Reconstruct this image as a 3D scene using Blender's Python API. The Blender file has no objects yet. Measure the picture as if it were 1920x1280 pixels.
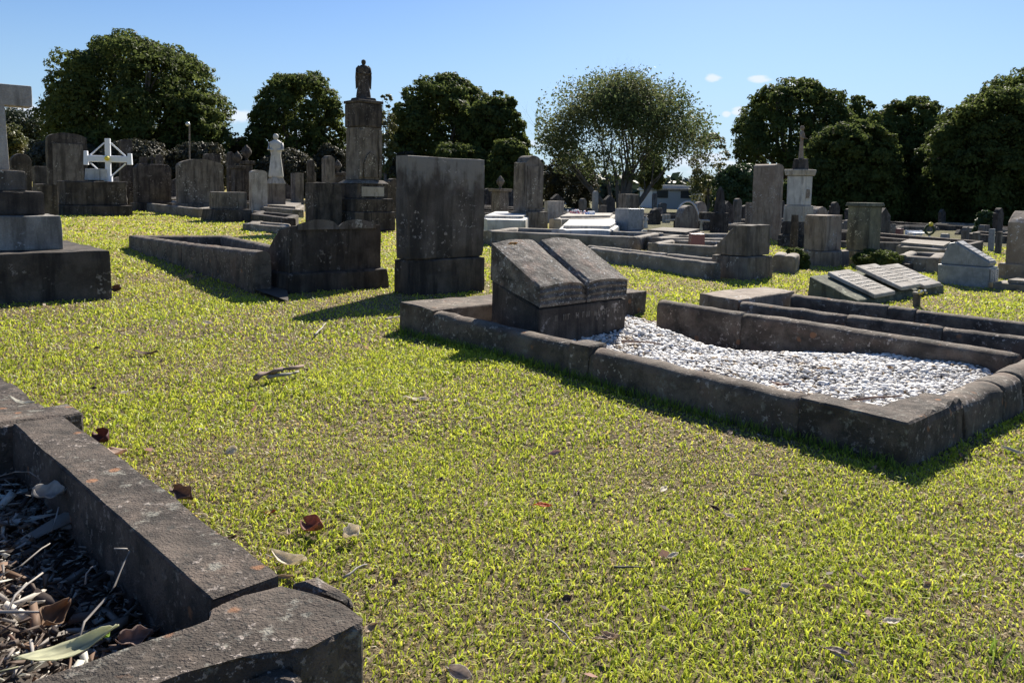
import bpy, bmesh, math, random
import numpy as np
from mathutils import Vector, noise
R = math.radians
sc = bpy.context.scene
random.seed(7); rng = np.random.default_rng(7)

# ---------------------------------------------------------------- camera
F, CAMH = 1450.0, 0.8                  # focal length in photo pixels, camera height
PITCH, ROLL, HY = 4.5, 1.0, 361.0
SLOPE = -0.024                         # the lawn falls gently to the right
_p, _r = R(PITCH), R(ROLL)
Fw = np.array([0, math.cos(_p), -math.sin(_p)]); _up = np.array([0, math.sin(_p), math.cos(_p)]); _rt = np.array([1., 0, 0])
Rt = _rt*math.cos(_r)+_up*math.sin(_r); Up = -_rt*math.sin(_r)+_up*math.cos(_r)
CY = HY + F*Up[1]/Fw[1]
cam = bpy.data.objects.new('camera', bpy.data.cameras.new('camera')); sc.collection.objects.link(cam)
from mathutils import Matrix
cam.matrix_world = Matrix(((Rt[0], Up[0], -Fw[0], 0), (Rt[1], Up[1], -Fw[1], 0), (Rt[2], Up[2], -Fw[2], CAMH), (0, 0, 0, 1)))
cam.data.sensor_width = 36; cam.data.lens = F*36/1920
cam.data.shift_y = (CY-640)/1920; cam.data.clip_start = 0.02; cam.data.clip_end = 3000
sc.camera = cam

# ---------------------------------------------------------------- light
SUN_EL, SUN_AZ = 36.5, 18.0            # sun ahead of the camera, a little to the right
w = bpy.data.worlds.new("World"); sc.world = w; w.use_nodes = True
nt = w.node_tree; bg = nt.nodes['Background']
sky = nt.nodes.new('ShaderNodeTexSky'); sky.sky_type = 'NISHITA'; sky.sun_disc = False
sky.sun_elevation = R(SUN_EL); sky.sun_rotation = R(SUN_AZ); sky.air_density = 1.0; sky.dust_density = 0.25; sky.ozone_density = 2.8
hs = nt.nodes.new('ShaderNodeHueSaturation'); hs.inputs['Saturation'].default_value = 1.14
nt.links.new(sky.outputs[0], hs.inputs['Color'])
# small fair-weather clouds low over the horizon
tc = nt.nodes.new('ShaderNodeTexCoord'); mp = nt.nodes.new('ShaderNodeMapping'); mp.inputs['Scale'].default_value = (22, 22, 60)
mp.inputs['Location'].default_value = (3.1, 0.4, 0)
nz = nt.nodes.new('ShaderNodeTexNoise'); nz.inputs['Scale'].default_value = 1.0; nz.inputs['Detail'].default_value = 5; nz.inputs['Roughness'].default_value = .5
nt.links.new(tc.outputs['Generated'], mp.inputs[0]); nt.links.new(mp.outputs[0], nz.inputs['Vector'])
sp = nt.nodes.new('ShaderNodeSeparateXYZ'); nt.links.new(tc.outputs['Generated'], sp.inputs[0])
def mth(op, a, b=None, tree=nt):
    m = tree.nodes.new('ShaderNodeMath'); m.operation = op
    for i, v in enumerate((a, b)):
        if v is None: continue
        if isinstance(v, (int, float)): m.inputs[i].default_value = v
        else: tree.links.new(v, m.inputs[i])
    return m.outputs[0]
def mrange(v, a, b, c, d, tree=nt):
    m = tree.nodes.new('ShaderNodeMapRange'); m.interpolation_type = 'SMOOTHSTEP'
    tree.links.new(v, m.inputs[0])
    for i, x in enumerate((a, b, c, d)): m.inputs[i+1].default_value = x
    return m.outputs[0]
azm = mth('DIVIDE', sp.outputs[0], sp.outputs[1]); elv = mth('DIVIDE', sp.outputs[2], sp.outputs[1]); best = None
for cx_, cy_, cw, ch in ((60, 208, 55, 26), (-80, 230, 120, 40), (440, 218, 60, 22), (405, 190, 26, 12), (700, 268, 70, 22), (1010, 268, 60, 20), (1328, 150, 20, 9), (1412, 152, 26, 9), (1376, 210, 16, 11), (1352, 216, 10, 7), (1484, 160, 30, 12), (1300, 300, 90, 22), (1640, 250, 60, 22), (560, 262, 60, 16)):
    e_ = mth('ADD', mth('POWER', mth('ABSOLUTE', mth('DIVIDE', mth('SUBTRACT', azm, (cx_-960)/F), cw/F)), 2.0), mth('POWER', mth('ABSOLUTE', mth('DIVIDE', mth('SUBTRACT', elv, (361+.0175*(cx_-960)-cy_)/F), ch/F)), 2.0))
    v_ = mth('SUBTRACT', 1.0, e_); best = v_ if best is None else mth('MAXIMUM', best, v_)
cl = mth('ADD', best, mth('MULTIPLY', mth('SUBTRACT', nz.outputs[0], .5), 5.0))
cm = mth('MULTIPLY', mrange(cl, 0.1, 1.1, 0.0, 0.9), mrange(sp.outputs[1], 0.0, 0.2, 0.0, 1.0))
hz = nt.nodes.new('ShaderNodeMix'); hz.data_type = 'RGBA'; nt.links.new(mrange(sp.outputs[2], 0.0, 0.26, 0.75, 0.0), hz.inputs[0]); tn = nt.nodes.new('ShaderNodeMix'); tn.data_type = 'RGBA'; tn.blend_type = 'MULTIPLY'; tn.inputs[0].default_value = 1.0; tn.inputs[7].default_value = (.90, .93, 1.06, 1); nt.links.new(hs.outputs[0], tn.inputs[6]); nt.links.new(tn.outputs[2], hz.inputs[6]); hz.inputs[7].default_value = (3.6, 5.5, 7.4, 1)
mix = nt.nodes.new('ShaderNodeMix'); mix.data_type = 'RGBA'; nt.links.new(cm, mix.inputs[0]); nt.links.new(hz.outputs[2], mix.inputs[6])
mix.inputs[7].default_value = (7.5, 8.2, 9.4, 1)
nt.links.new(mix.outputs[2], bg.inputs[0]); bg.inputs[1].default_value = 0.056
sd = bpy.data.lights.new('sun', 'SUN'); sd.energy = 5.0; sd.angle = R(0.5); sd.color = (1.0, .93, .82)
sun = bpy.data.objects.new('sun', sd); sc.collection.objects.link(sun)
sdir = Vector((math.sin(R(SUN_AZ))*math.cos(R(SUN_EL)), math.cos(R(SUN_AZ))*math.cos(R(SUN_EL)), math.sin(R(SUN_EL))))
sun.rotation_euler = sdir.to_track_quat('Z', 'Y').to_euler()
vs = sc.view_settings; vs.view_transform = 'Standard'; vs.look = 'None'; vs.exposure = 1.03; vs.gamma = 1.0; vs.use_curve_mapping = False

# ---------------------------------------------------------------- ground height and placing helpers
def ramp(x, L): return L*math.tanh(x/L)
def gz(x, y): return SLOPE*ramp(x, 60.0)
def ray(px, py): return Fw + Rt*(px-960)/F - Up*(py-CY)/F
def G(px, py, z=0.0):
    """point seen at photo pixel px,py on the plane z above the lawn"""
    d = ray(px, py); t = (z-CAMH)/(d[2]-SLOPE*d[0]); p = np.array([0, 0, CAMH])+t*d
    return Vector((p[0], p[1], 0))
def pix(p):
    v = np.array(p)-np.array([0, 0, CAMH]); k = v@Fw
    return 960+F*(v@Rt)/k, CY-F*(v@Up)/k
def col(px, D, z=0.0):
    """ground point at depth D in the direction of photo column px"""
    x = (px-960)/F*D
    for _ in range(6): x += (px-pix((x, D, gz(x, D)+z))[0])/F*D
    return Vector((x, D, 0))
def zat(p, py):
    """height above ground at p seen at row py"""
    z = 0.5
    for _ in range(8): z += (pix((p[0], p[1], gz(p[0], p[1])+z))[1]-py)/F*p[1]
    return z
YAW = 42.4
def fit(xl, xr, D, T, yaw=YAW):
    c = col((xl+xr)/2, D); W = (xr-xl)/F*D; a = R(yaw)
    for _ in range(12):
        pts = [(c[0]+sx*W/2*math.cos(a)-sy*T/2*math.sin(a), c[1]+sx*W/2*math.sin(a)+sy*T/2*math.cos(a), .4) for sx in (-1, 1) for sy in (-1, 1)]
        xs = [pix(p)[0] for p in pts]; lo, hi = min(xs), max(xs)
        c.x += ((xl+xr)/2-(lo+hi)/2)*D/F; W += ((xr-xl)-(hi-lo))/F*D
        if W < .08: W = .08; T *= .85
    return c, W, T

# ---------------------------------------------------------------- materials
def newmat(name):
    m = bpy.data.materials.new(name); m.use_nodes = True
    return m, m.node_tree, m.node_tree.nodes['Principled BSDF']
def N(t, ty, **kw):
    n = t.nodes.new(ty)
    for k, v in kw.items():
        if k in n.inputs: n.inputs[k].default_value = v
        else: setattr(n, k, v)
    return n
def mixc(t, fac, a, b, mode='MIX'):
    m = t.nodes.new('ShaderNodeMix'); m.data_type = 'RGBA'; m.blend_type = mode
    for i, v in ((0, fac), (6, a), (7, b)):
        if isinstance(v, (int, float)): m.inputs[i].default_value = v
        elif isinstance(v, tuple): m.inputs[i].default_value = (*v, 1)
        else: t.links.new(v, m.inputs[i])
    return m.outputs[2]
def coords(t, scale=(1, 1, 1), rand=True):
    tc = N(t, 'ShaderNodeTexCoord'); mp = N(t, 'ShaderNodeMapping'); mp.inputs['Scale'].default_value = scale
    t.links.new(tc.outputs['Object'], mp.inputs[0])
    if rand:
        oi = N(t, 'ShaderNodeObjectInfo'); k = mth('MULTIPLY', oi.outputs['Random'], 37.0, t)
        t.links.new(k, mp.inputs['Location'])
    return mp.outputs[0]
def stone(name, base, dark, pale, stain=.5, lichen=.3, rough=.9, warm=None, bump=.6, sc_=1.0, orange=.15, streak=(7, 7, 1.0), top=None, patchy=0.0):
    m, t, b = newmat(name)
    c1 = coords(t, (3*sc_,)*3); n1 = N(t, 'ShaderNodeTexNoise', Scale=1.6, Detail=6.0, Roughness=.62); t.links.new(c1, n1.inputs[0])
    c2 = coords(t, tuple(k*sc_ for k in streak)); n2 = N(t, 'ShaderNodeTexNoise', Scale=1.5, Detail=5.0, Roughness=.65); t.links.new(c2, n2.inputs[0])
    c3 = coords(t, (1, 1, 1)); n3 = N(t, 'ShaderNodeTexNoise', Scale=120*sc_, Detail=3.0); t.links.new(c3, n3.inputs[0])
    c = mixc(t, mrange(n1.outputs[0], .35, .68, 0, 1, t), base, pale)
    if warm: 
        n5 = N(t, 'ShaderNodeTexNoise', Scale=4.3*sc_, Detail=4.0); t.links.new(c3, n5.inputs[0])
        c = mixc(t, mrange(n5.outputs[0], .5, .7, 0, .8, t), c, warm)
    c = mixc(t, mrange(n2.outputs[0], .60-.28*stain, .66, 0, min(1, .35+stain*.65), t), c, dark)
    c = mixc(t, .35, c, mixc(t, n3.outputs[0], (0, 0, 0), (2, 2, 2)), 'MULTIPLY')
    if patchy:
        n9 = N(t, 'ShaderNodeTexNoise', Scale=8.0*sc_, Detail=8.0, Roughness=.72); t.links.new(c3, n9.inputs[0])
        c = mixc(t, mrange(n9.outputs[0], .57, .66, 0, patchy, t), c, (.26, .25, .21))
        n10 = N(t, 'ShaderNodeTexNoise', Scale=5.0*sc_, Detail=8.0, Roughness=.7); t.links.new(c1, n10.inputs[0])
        c = mixc(t, mrange(n10.outputs[0], .55, .64, 0, patchy, t), c, (.035, .036, .032))
    if top:
        so = N(t, 'ShaderNodeTexCoord'); sz = N(t, 'ShaderNodeSeparateXYZ'); t.links.new(so.outputs['Object'], sz.inputs[0])
        zf = mth('ADD', sz.outputs[2], mth('MULTIPLY', mth('SUBTRACT', n2.outputs[0], .5, t), top[1]*5, t), t)
        c = mixc(t, mrange(mth('ADD', zf, mth('MULTIPLY', mth('SUBTRACT', n1.outputs[0], .5, t), .5, t), t), top[0]-top[1]*1.3, top[0]-top[1]*.1, 0, .8, t), c, top[2])
    # lichen: rounded pale blotches, a few rust coloured
    n4 = N(t, 'ShaderNodeTexNoise', Scale=26*sc_, Detail=4.0, Roughness=.7); t.links.new(c3, n4.inputs[0])
    n6 = N(t, 'ShaderNodeTexNoise', Scale=3.1*sc_, Detail=2.0); t.links.new(c3, n6.inputs[0])
    lf = mth('MULTIPLY', mrange(n4.outputs[0], .575, .63, 0, 1, t), mrange(n6.outputs[0], .60-.35*lichen, .64, 0, .9, t), t)
    c = mixc(t, lf, c, tuple(min(.5, x*2.1+.10) for x in pale))
    v7 = N(t, 'ShaderNodeTexVoronoi', Scale=5.0*sc_); t.links.new(c3, v7.inputs[0])
    n8 = N(t, 'ShaderNodeTexNoise', Scale=14*sc_, Detail=3.0); t.links.new(c3, n8.inputs[0])
    of = mrange(mth('ADD', v7.outputs['Distance'], mth('MULTIPLY', n8.outputs[0], .35, t), t), .22+orange*.12, .30+orange*.12, .8*min(1, orange*4), 0, t)
    c = mixc(t, of, c, (.32, .15, .07) if orange > .1 else (.3, .29, .24))
    t.links.new(c, b.inputs['Base Color']); b.inputs['Roughness'].default_value = rough
    b.inputs['Specular IOR Level'].default_value = .3
    bp = N(t, 'ShaderNodeBump', Strength=bump, Distance=.012)
    hh = mth('ADD', mth('MULTIPLY', n4.outputs[0], .6, t), mth('MULTIPLY', n3.outputs[0], .35, t), t)
    hh = mth('ADD', hh, mth('MULTIPLY', n1.outputs[0], 1.2, t), t)
    t.links.new(hh, bp.inputs['Height']); t.links.new(bp.outputs[0], b.inputs['Normal'])
    return m
M = {}
M['kerb'] = stone('kerb_sandstone', (.082, .064, .05), (.022, .019, .016), (.17, .138, .108), .45, .55, warm=(.15, .105, .08), orange=.2, sc_=1.6, streak=(2.5, 2.5, 2.0), patchy=.5)
M['kerb_pale'] = stone('kerb_concrete', (.16, .138, .112), (.04, .035, .03), (.27, .235, .195), .35, .5, orange=.05, streak=(2.5, 2.5, 2))
M['fore'] = stone('lichen_sandstone', (.052, .042, .034), (.016, .016, .014), (.115, .092, .074), .35, .7, warm=(.15, .115, .09), orange=.22, sc_=2.2, bump=.9, streak=(2, 2, 2), patchy=.75)
M['dark'] = stone('blackened_stone', (.05, .041, .034), (.014, .012, .011), (.11, .092, .077), .7, .35, orange=.02)
M['mid'] = stone('weathered_stone', (.125, .105, .086), (.03, .026, .022), (.21, .182, .152), .55, .3, orange=.02)
M['slab_top'] = stone('stained_slab', (.075, .062, .05), (.02, .018, .016), (.14, .118, .098), .55, .4, orange=.02, streak=(5, 5, .7), top=(1.02, .16, (.27, .25, .215)))
M['step'] = stone('streaked_step', (.22, .205, .185), (.06, .055, .048), (.32, .3, .27), .45, .2, orange=.02, streak=(5, 5, .8))
M['pale'] = stone('pale_stone', (.31, .28, .24), (.09, .08, .07), (.43, .395, .345), .35, .2, orange=.02)
M['white'] = stone('white_marble', (.42, .40, .37), (.15, .14, .125), (.54, .52, .48), .4, .3, rough=.6, orange=.0, bump=.25)
M['brown'] = stone('brown_stone', (.2, .155, .12), (.06, .05, .042), (.3, .25, .2), .45, .3, orange=.1)
M['moss'] = stone('mossy_stone', (.1, .105, .075), (.035, .038, .032), (.17, .175, .12), .6, .4, orange=.02)
M['granite'] = stone('grey_granite', (.2, .21, .22), (.13, .135, .14), (.29, .3, .31), .2, .0, rough=.35, bump=.1, orange=.0, sc_=3)
M['page'] = stone('lichened_page_stone', (.10, .085, .072), (.025, .022, .02), (.24, .21, .18), .5, .9, warm=(.26, .18, .14), orange=.1, sc_=2.4, bump=1.0, streak=(3, 3, 3), patchy=.8)
M['red'] = stone('red_granite', (.2, .075, .06), (.12, .05, .04), (.26, .11, .09), .2, .0, rough=.4, orange=.0)
def plain(name, c, rough=.6, metal=0.0, var=.25, scale=30):
    m, t, b = newmat(name)
    n = N(t, 'ShaderNodeTexNoise', Scale=float(scale), Detail=4.0); t.links.new(coords(t), n.inputs[0])
    t.links.new(mixc(t, n.outputs[0], tuple(x*(1-var) for x in c), tuple(min(1, x*(1+var)) for x in c)), b.inputs['Base Color'])
    b.inputs['Roughness'].default_value = rough; b.inputs['Metallic'].default_value = metal
    return m
M['paint'] = plain('white_paint', (.74, .76, .8), .5, var=.08)
M['iron'] = plain('dark_iron', (.03, .03, .032), .5, .5)
M['rail'] = plain('pale_metal', (.5, .5, .47), .4, .3)
M['yellow'] = plain('yellow_petals', (.75, .6, .05), .6)
M['pink'] = plain('pink_petals', (.75, .25, .3), .6)
M['bluefl'] = plain('blue_petals', (.15, .35, .7), .6)
M['soil'] = plain('dark_soil', (.045, .035, .028), .95, var=.5, scale=60)
M['bark'] = plain('bark', (.11, .095, .08), .9, var=.4, scale=8)
M['wall'] = plain('painted_wall', (.5, .54, .56), .7, var=.08, scale=1)
M['wall2'] = plain('cream_wall', (.6, .55, .46), .7, var=.08, scale=1)
M['glass'] = plain('dark_window', (.04, .05, .06), .15, var=.1)
M['twig'] = plain('dry_twig', (.3, .27, .24), .8, var=.35, scale=40)
M['inlay'] = plain('lettering_lead', (.05, .05, .05), .6)
def leafmat(name, cols, trans=.35, rough=.5, attr=False, spec=.4):
    m, t, b = newmat(name)
    if attr:
        at = N(t, 'ShaderNodeAttribute'); at.attribute_name = 'Col'; c = at.outputs['Color']
    else:
        n = N(t, 'ShaderNodeTexNoise', Scale=.55, Detail=3.0); tc_ = N(t, 'ShaderNodeTexCoord'); t.links.new(tc_.outputs['Object'], n.inputs[0])
        c = mixc(t, mrange(n.outputs[0], .4, .62, 0, 1, t), cols[0], cols[1])
        if len(cols) > 2:
            wn = N(t, 'ShaderNodeTexNoise', Scale=9.0, Detail=2.0); t.links.new(tc_.outputs['Object'], wn.inputs[0])
            c = mixc(t, mrange(wn.outputs[0], .56, .7, 0, .8, t), c, cols[2])
    t.links.new(c, b.inputs['Base Color']); b.inputs['Roughness'].default_value = rough; b.inputs['Specular IOR Level'].default_value = spec
    tr = N(t, 'ShaderNodeBsdfTranslucent'); t.links.new(c, tr.inputs[0])
    ms = N(t, 'ShaderNodeMixShader'); ms.inputs[0].default_value = trans
    t.links.new(b.outputs[0], ms.inputs[1]); t.links.new(tr.outputs[0], ms.inputs[2])
    t.links.new(ms.outputs[0], t.nodes['Material Output'].inputs[0])
    return m
M['grass'] = leafmat('grass_blades', [], .5, .5, attr=True, spec=.35)
M['fig'] = leafmat('fig_leaves', [(.075, .10, .03), (.11, .14, .038), (.18, .185, .05)], .55, .6, spec=.12)
M['thin'] = leafmat('loose_grey_green_leaves', [(.10, .135, .05), (.13, .15, .065), (.20, .16, .08)], .45, .6, spec=.1)
M['olive'] = leafmat('olive_leaves', [(.10, .115, .035), (.14, .13, .05)], .4, .5)
M['hedge'] = leafmat('hedge_leaves', [(.04, .07, .02), (.07, .10, .03)], .3, .5)
M['needle'] = leafmat('dark_needles', [(.03, .045, .025), (.045, .06, .03)], .15, .6)
M['brownbush'] = leafmat('brownish_twiggy_leaves', [(.045, .045, .026), (.06, .055, .03)], .3, .6)
M['deadleaf'] = leafmat('dry_leaf', [], .45, .6, attr=True, spec=.2)

# ---------------------------------------------------------------- mesh helpers
def link(o, parent=None):
    sc.collection.objects.link(o)
    if parent is not None: o.parent = parent
    return o
def thing(name, label, cat, loc=(0, 0, 0), yaw=0, group=None):
    o = bpy.data.objects.new(name, None); link(o); o.empty_display_size = .1
    o.location = loc; o.rotation_euler = (0, 0, R(yaw)); o['label'] = label; o['category'] = cat
    if group: o['group'] = group
    return o
def tag(o, label, cat, group=None, kind=None):
    if label: o['label'] = label
    if cat: o['category'] = cat
    if group: o['group'] = group
    if kind: o['kind'] = kind
    return o
def mesh_obj(name, verts, faces, mat, parent=None, smooth=False):
    me = bpy.data.meshes.new(name); me.from_pydata([tuple(v) for v in verts], [], faces); me.update()
    me.materials.append(mat)
    if smooth: me.polygons.foreach_set('use_smooth', [True]*len(me.polygons))
    return link(bpy.data.objects.new(name, me), parent)
def bm_obj(name, bm, mat, parent=None, smooth=False):
    bmesh.ops.recalc_face_normals(bm, faces=bm.faces[:])
    me = bpy.data.meshes.new(name); bm.to_mesh(me); bm.free(); me.materials.append(mat)
    if smooth: me.polygons.foreach_set('use_smooth', [True]*len(me.polygons))
    return link(bpy.data.objects.new(name, me), parent)
def add_box(bm, x0, x1, y0, y1, z0, z1, taper=0.0, bev=0.0, yslope=0.0):
    """box; taper shrinks the top; yslope raises the back of the top"""
    tx, ty = (x1-x0)*taper/2, (y1-y0)*taper/2
    v = [bm.verts.new(p) for p in ((x0, y0, z0), (x1, y0, z0), (x1, y1, z0), (x0, y1, z0),
         (x0+tx, y0+ty, z1), (x1-tx, y0+ty, z1), (x1-tx, y1-ty, z1+yslope), (x0+tx, y1-ty, z1+yslope))]
    fs = [bm.faces.new([v[i] for i in f]) for f in ((3, 2, 1, 0), (4, 5, 6, 7), (0, 1, 5, 4), (1, 2, 6, 5), (2, 3, 7, 6), (3, 0, 4, 7))]
    if bev:
        es = list({e for f in fs for e in f.edges})
        bmesh.ops.bevel(bm, geom=es, offset=bev, segments=2, profile=.6, affect='EDGES')
def add_profile(bm, pts, y0, y1, bev=0.0):
    """outline in x,z extruded from y0 to y1"""
    a = [bm.verts.new((x, y0, z)) for x, z in pts]; b = [bm.verts.new((x, y1, z)) for x, z in pts]
    n = len(pts); f1 = bm.faces.new(a); f2 = bm.faces.new(b[::-1])
    for i in range(n): bm.faces.new((a[i], b[i], b[(i+1) % n], a[(i+1) % n]))
    if bev: bmesh.ops.bevel(bm, geom=list(set(f1.edges) | set(f2.edges)), offset=bev, segments=2, profile=.6, affect='EDGES')
def add_side_profile(bm, pts, x0, x1, bev=0.0):
    """outline in y,z extruded along x"""
    a = [bm.verts.new((x0, y, z)) for y, z in pts]; b = [bm.verts.new((x1, y, z)) for y, z in pts]
    n = len(pts); f1 = bm.faces.new(a); f2 = bm.faces.new(b[::-1])
    for i in range(n): bm.faces.new((a[i], b[i], b[(i+1) % n], a[(i+1) % n]))
    if bev: bmesh.ops.bevel(bm, geom=list(bm.edges), offset=bev, segments=2, profile=.6, affect='EDGES')
def add_lathe(bm, prof, cx=0, cy=0, seg=16, sx=1, sy=1):
    rings = [[bm.verts.new((cx+r*sx*math.cos(2*math.pi*k/seg), cy+r*sy*math.sin(2*math.pi*k/seg), z)) for k in range(seg)] for r, z in prof]
    for a, b in zip(rings, rings[1:]):
        for k in range(seg): bm.faces.new((a[k], a[(k+1) % seg], b[(k+1) % seg], b[k]))
    bm.faces.new(rings[0][::-1]); bm.faces.new(rings[-1])
def add_tube(bm, pts, rads, seg=6):
    pts = [Vector(p) for p in pts]; rings = []
    for i, p in enumerate(pts):
        d = (pts[min(i+1, len(pts)-1)]-pts[max(i-1, 0)]).normalized()
        a = d.orthogonal().normalized(); b = d.cross(a)
        r = rads[i] if hasattr(rads, '__len__') else rads
        rings.append([bm.verts.new(p+(a*math.cos(2*math.pi*k/seg)+b*math.sin(2*math.pi*k/seg))*r) for k in range(seg)])
    for a, b in zip(rings, rings[1:]):
        best = min(range(seg), key=lambda s: (a[0].co-b[s].co).length)
        for k in range(seg): bm.faces.new((a[k], a[(k+1) % seg], b[(k+1+best) % seg], b[(k+best) % seg]))
    bm.faces.new(rings[0][::-1]); bm.faces.new(rings[-1])
def weather(o, size=.04, amp=.006, freq=9.0, chip=0.0):
    """subdivide to about `size` and knock the surface about so edges are worn"""
    bm = bmesh.new(); bm.from_mesh(o.data)
    bmesh.ops.triangulate(bm, faces=[f for f in bm.faces if len(f.verts) > 4])
    for _ in range(7):
        es = [e for e in bm.edges if e.calc_length() > size*1.6]
        if not es or len(bm.verts) > 60000: break
        bmesh.ops.subdivide_edges(bm, edges=es, cuts=1, use_grid_fill=True)
    bm.normal_update()
    off = Vector((random.random()*50, random.random()*50, 0))
    for v in bm.verts:
        n = noise.fractal((v.co+off)*freq, 1.0, 2.0, 4)
        d = amp*n
        if chip:
            c = noise.noise((v.co+off)*freq*.45)
            sharp = max((e.calc_face_angle(0) for e in v.link_edges if len(e.link_faces) == 2), default=0)
            if sharp > .3 and c > .05: d -= chip*(c-.05)*2.5
        v.co += v.normal*d
    bm.to_mesh(o.data); bm.free()
    return o

# ---------------------------------------------------------------- layout of the nearest plots (needed by the ground)
def V2(x, y): return Vector((x, y, 0))
GA = G(752, 568, .15); U_ = (G(1707, 792, .15)-GA).normalized(); GL = (G(1707, 792, .15)-GA).length
W_ = Vector((-U_.y, U_.x, 0)); 
if W_.x < 0: W_ = -W_
GYAW = math.degrees(math.atan2(W_.y, W_.x))
def gp(u, w_): return GA+U_*u+W_*w_                    # coordinates of the white gravel plot
FA = G(121, 781, .18); FB = G(540, 1089, .18); FU = (FB-FA).normalized(); FW = Vector((-FU.y, FU.x, 0))
if FW.x < 0: FW = -FW
FL = (FB-FA).length
def fp(u, w_): return FB+FU*u-FW*w_                    # nearest plot: u past its corner, w to the left
HOLES = []                                             # (convex polygon, depth)
CLEAR = []                                             # convex polygons where no grass grows
HOLES.append(([gp(.1, .06), gp(GL-.06, .06), gp(GL-.06, 1.6), gp(.1, 1.6)], .26))
HOLES.append(([fp(-3.4, .05), fp(.04, .05), fp(.04, 1.2), fp(-3.4, 1.2)], .12))
def inside(poly, X, Y, grow=0.0):
    c = sum((Vector(p) for p in poly), Vector())/len(poly); pts = [c+(Vector(p)-c)*(1+grow/max(.01, (Vector(p)-c).length)) for p in poly]
    s = None; res = np.ones(np.shape(X), bool)
    area = sum(pts[i].x*pts[(i+1) % len(pts)].y-pts[(i+1) % len(pts)].x*pts[i].y for i in range(len(pts)))
    for i in range(len(pts)):
        a, b = pts[i], pts[(i+1) % len(pts)]
        cr = (b.x-a.x)*(Y-a.y)-(b.y-a.y)*(X-a.x)
        res &= (cr > 0) if area > 0 else (cr < 0)
    return res
def lumps(x, y):
    x = np.asarray(x, float); y = np.asarray(y, float)
    return .010*np.sin(2.1*x+.7)*np.cos(1.7*y+.3)+.007*np.sin(4.3*x-1.2*y)+.004*np.sin(7.7*y+3.1*x)
def gzn(x, y):
    z = SLOPE*60*np.tanh(np.asarray(x)/60)+lumps(x, y)*np.clip(1-np.asarray(y)/25, 0, 1)
    for poly, d in HOLES: z = z-d*inside(poly, np.asarray(x), np.asarray(y))
    return z

# ---------------------------------------------------------------- ground: one sheet out to the horizon
def axis(lo, hi, step, far):
    a = list(np.arange(lo, hi+1e-6, step)); s = step
    x = lo; left = []
    while x > -far: s *= 1.22; x -= s; left.append(x)
    s = step; x = hi; right = []
    while x < far: s *= 1.22; x += s; right.append(x)
    return np.array(left[::-1]+a+right)
gx = axis(-4.2, 4.6, .045, 1500); gy = axis(-.5, 9.0, .045, 1500)
X, Y = np.meshgrid(gx, gy); Z = gzn(X, Y)
me = bpy.data.meshes.new('lawn'); nx, ny = len(gx), len(gy)
idx = np.arange(nx*ny).reshape(ny, nx); quads = np.stack([idx[:-1, :-1], idx[:-1, 1:], idx[1:, 1:], idx[1:, :-1]], -1).reshape(-1, 4)
me.vertices.add(nx*ny); me.vertices.foreach_set('co', np.stack([X, Y, Z], -1).reshape(-1).astype(np.float32))
me.loops.add(quads.size); me.loops.foreach_set('vertex_index', quads.reshape(-1).astype(np.int32))
me.polygons.add(len(quads)); me.polygons.foreach_set('loop_start', np.arange(0, quads.size, 4, dtype=np.int32)); me.polygons.foreach_set('loop_total', np.full(len(quads), 4, np.int32))
me.update(); me.validate()
m, t, b = newmat('lawn_soil_and_thatch')
tcn = N(t, 'ShaderNodeTexCoord').outputs['Object']
def nse(scale, detail=4.0, rough=.6):
    n = N(t, 'ShaderNodeTexNoise', Scale=scale, Detail=detail, Roughness=rough); t.links.new(tcn, n.inputs[0]); return n.outputs[0]
sepg = N(t, 'ShaderNodeSeparateXYZ'); t.links.new(tcn, sepg.inputs[0])
green = mixc(t, mrange(nse(14.0), .35, .65, 0, 1, t), (.20, .22, .04), (.33, .31, .07))
straw = mixc(t, mrange(nse(60.0), .35, .65, 0, 1, t), (.32, .22, .10), (.45, .34, .15))
c = mixc(t, mrange(nse(1.3, 5.0), .42, .60, .15, .8, t), green, straw)
near = mixc(t, mrange(nse(70.0), .3, .7, 0, 1, t), (.07, .055, .036), (.30, .24, .14))
c = mixc(t, mrange(sepg.outputs[1], 4.0, 11.0, 0, 1, t), near, c)
duller = mixc(t, mrange(nse(2.5), .35, .65, 0, 1, t), (.06, .055, .035), (.12, .115, .045))
c = mixc(t, mth('MULTIPLY', mrange(mth('SUBTRACT', sepg.outputs[0], mth('MULTIPLY', sepg.outputs[1], .02, t), t), -.5, 2.5, 0, .95, t), mrange(sepg.outputs[1], 11.5, 14.5, 0, 1, t), t), c, duller)  # ground colour turns darker and greyer towards the far right
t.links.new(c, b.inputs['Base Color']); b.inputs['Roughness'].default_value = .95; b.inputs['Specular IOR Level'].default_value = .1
bp = N(t, 'ShaderNodeBump', Strength=1.0, Distance=.03); t.links.new(nse(45.0, 6.0, .7), bp.inputs['Height']); t.links.new(bp.outputs[0], b.inputs['Normal'])
me.materials.append(m); ground = link(bpy.data.objects.new('ground', me)); ground['kind'] = 'structure'

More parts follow.
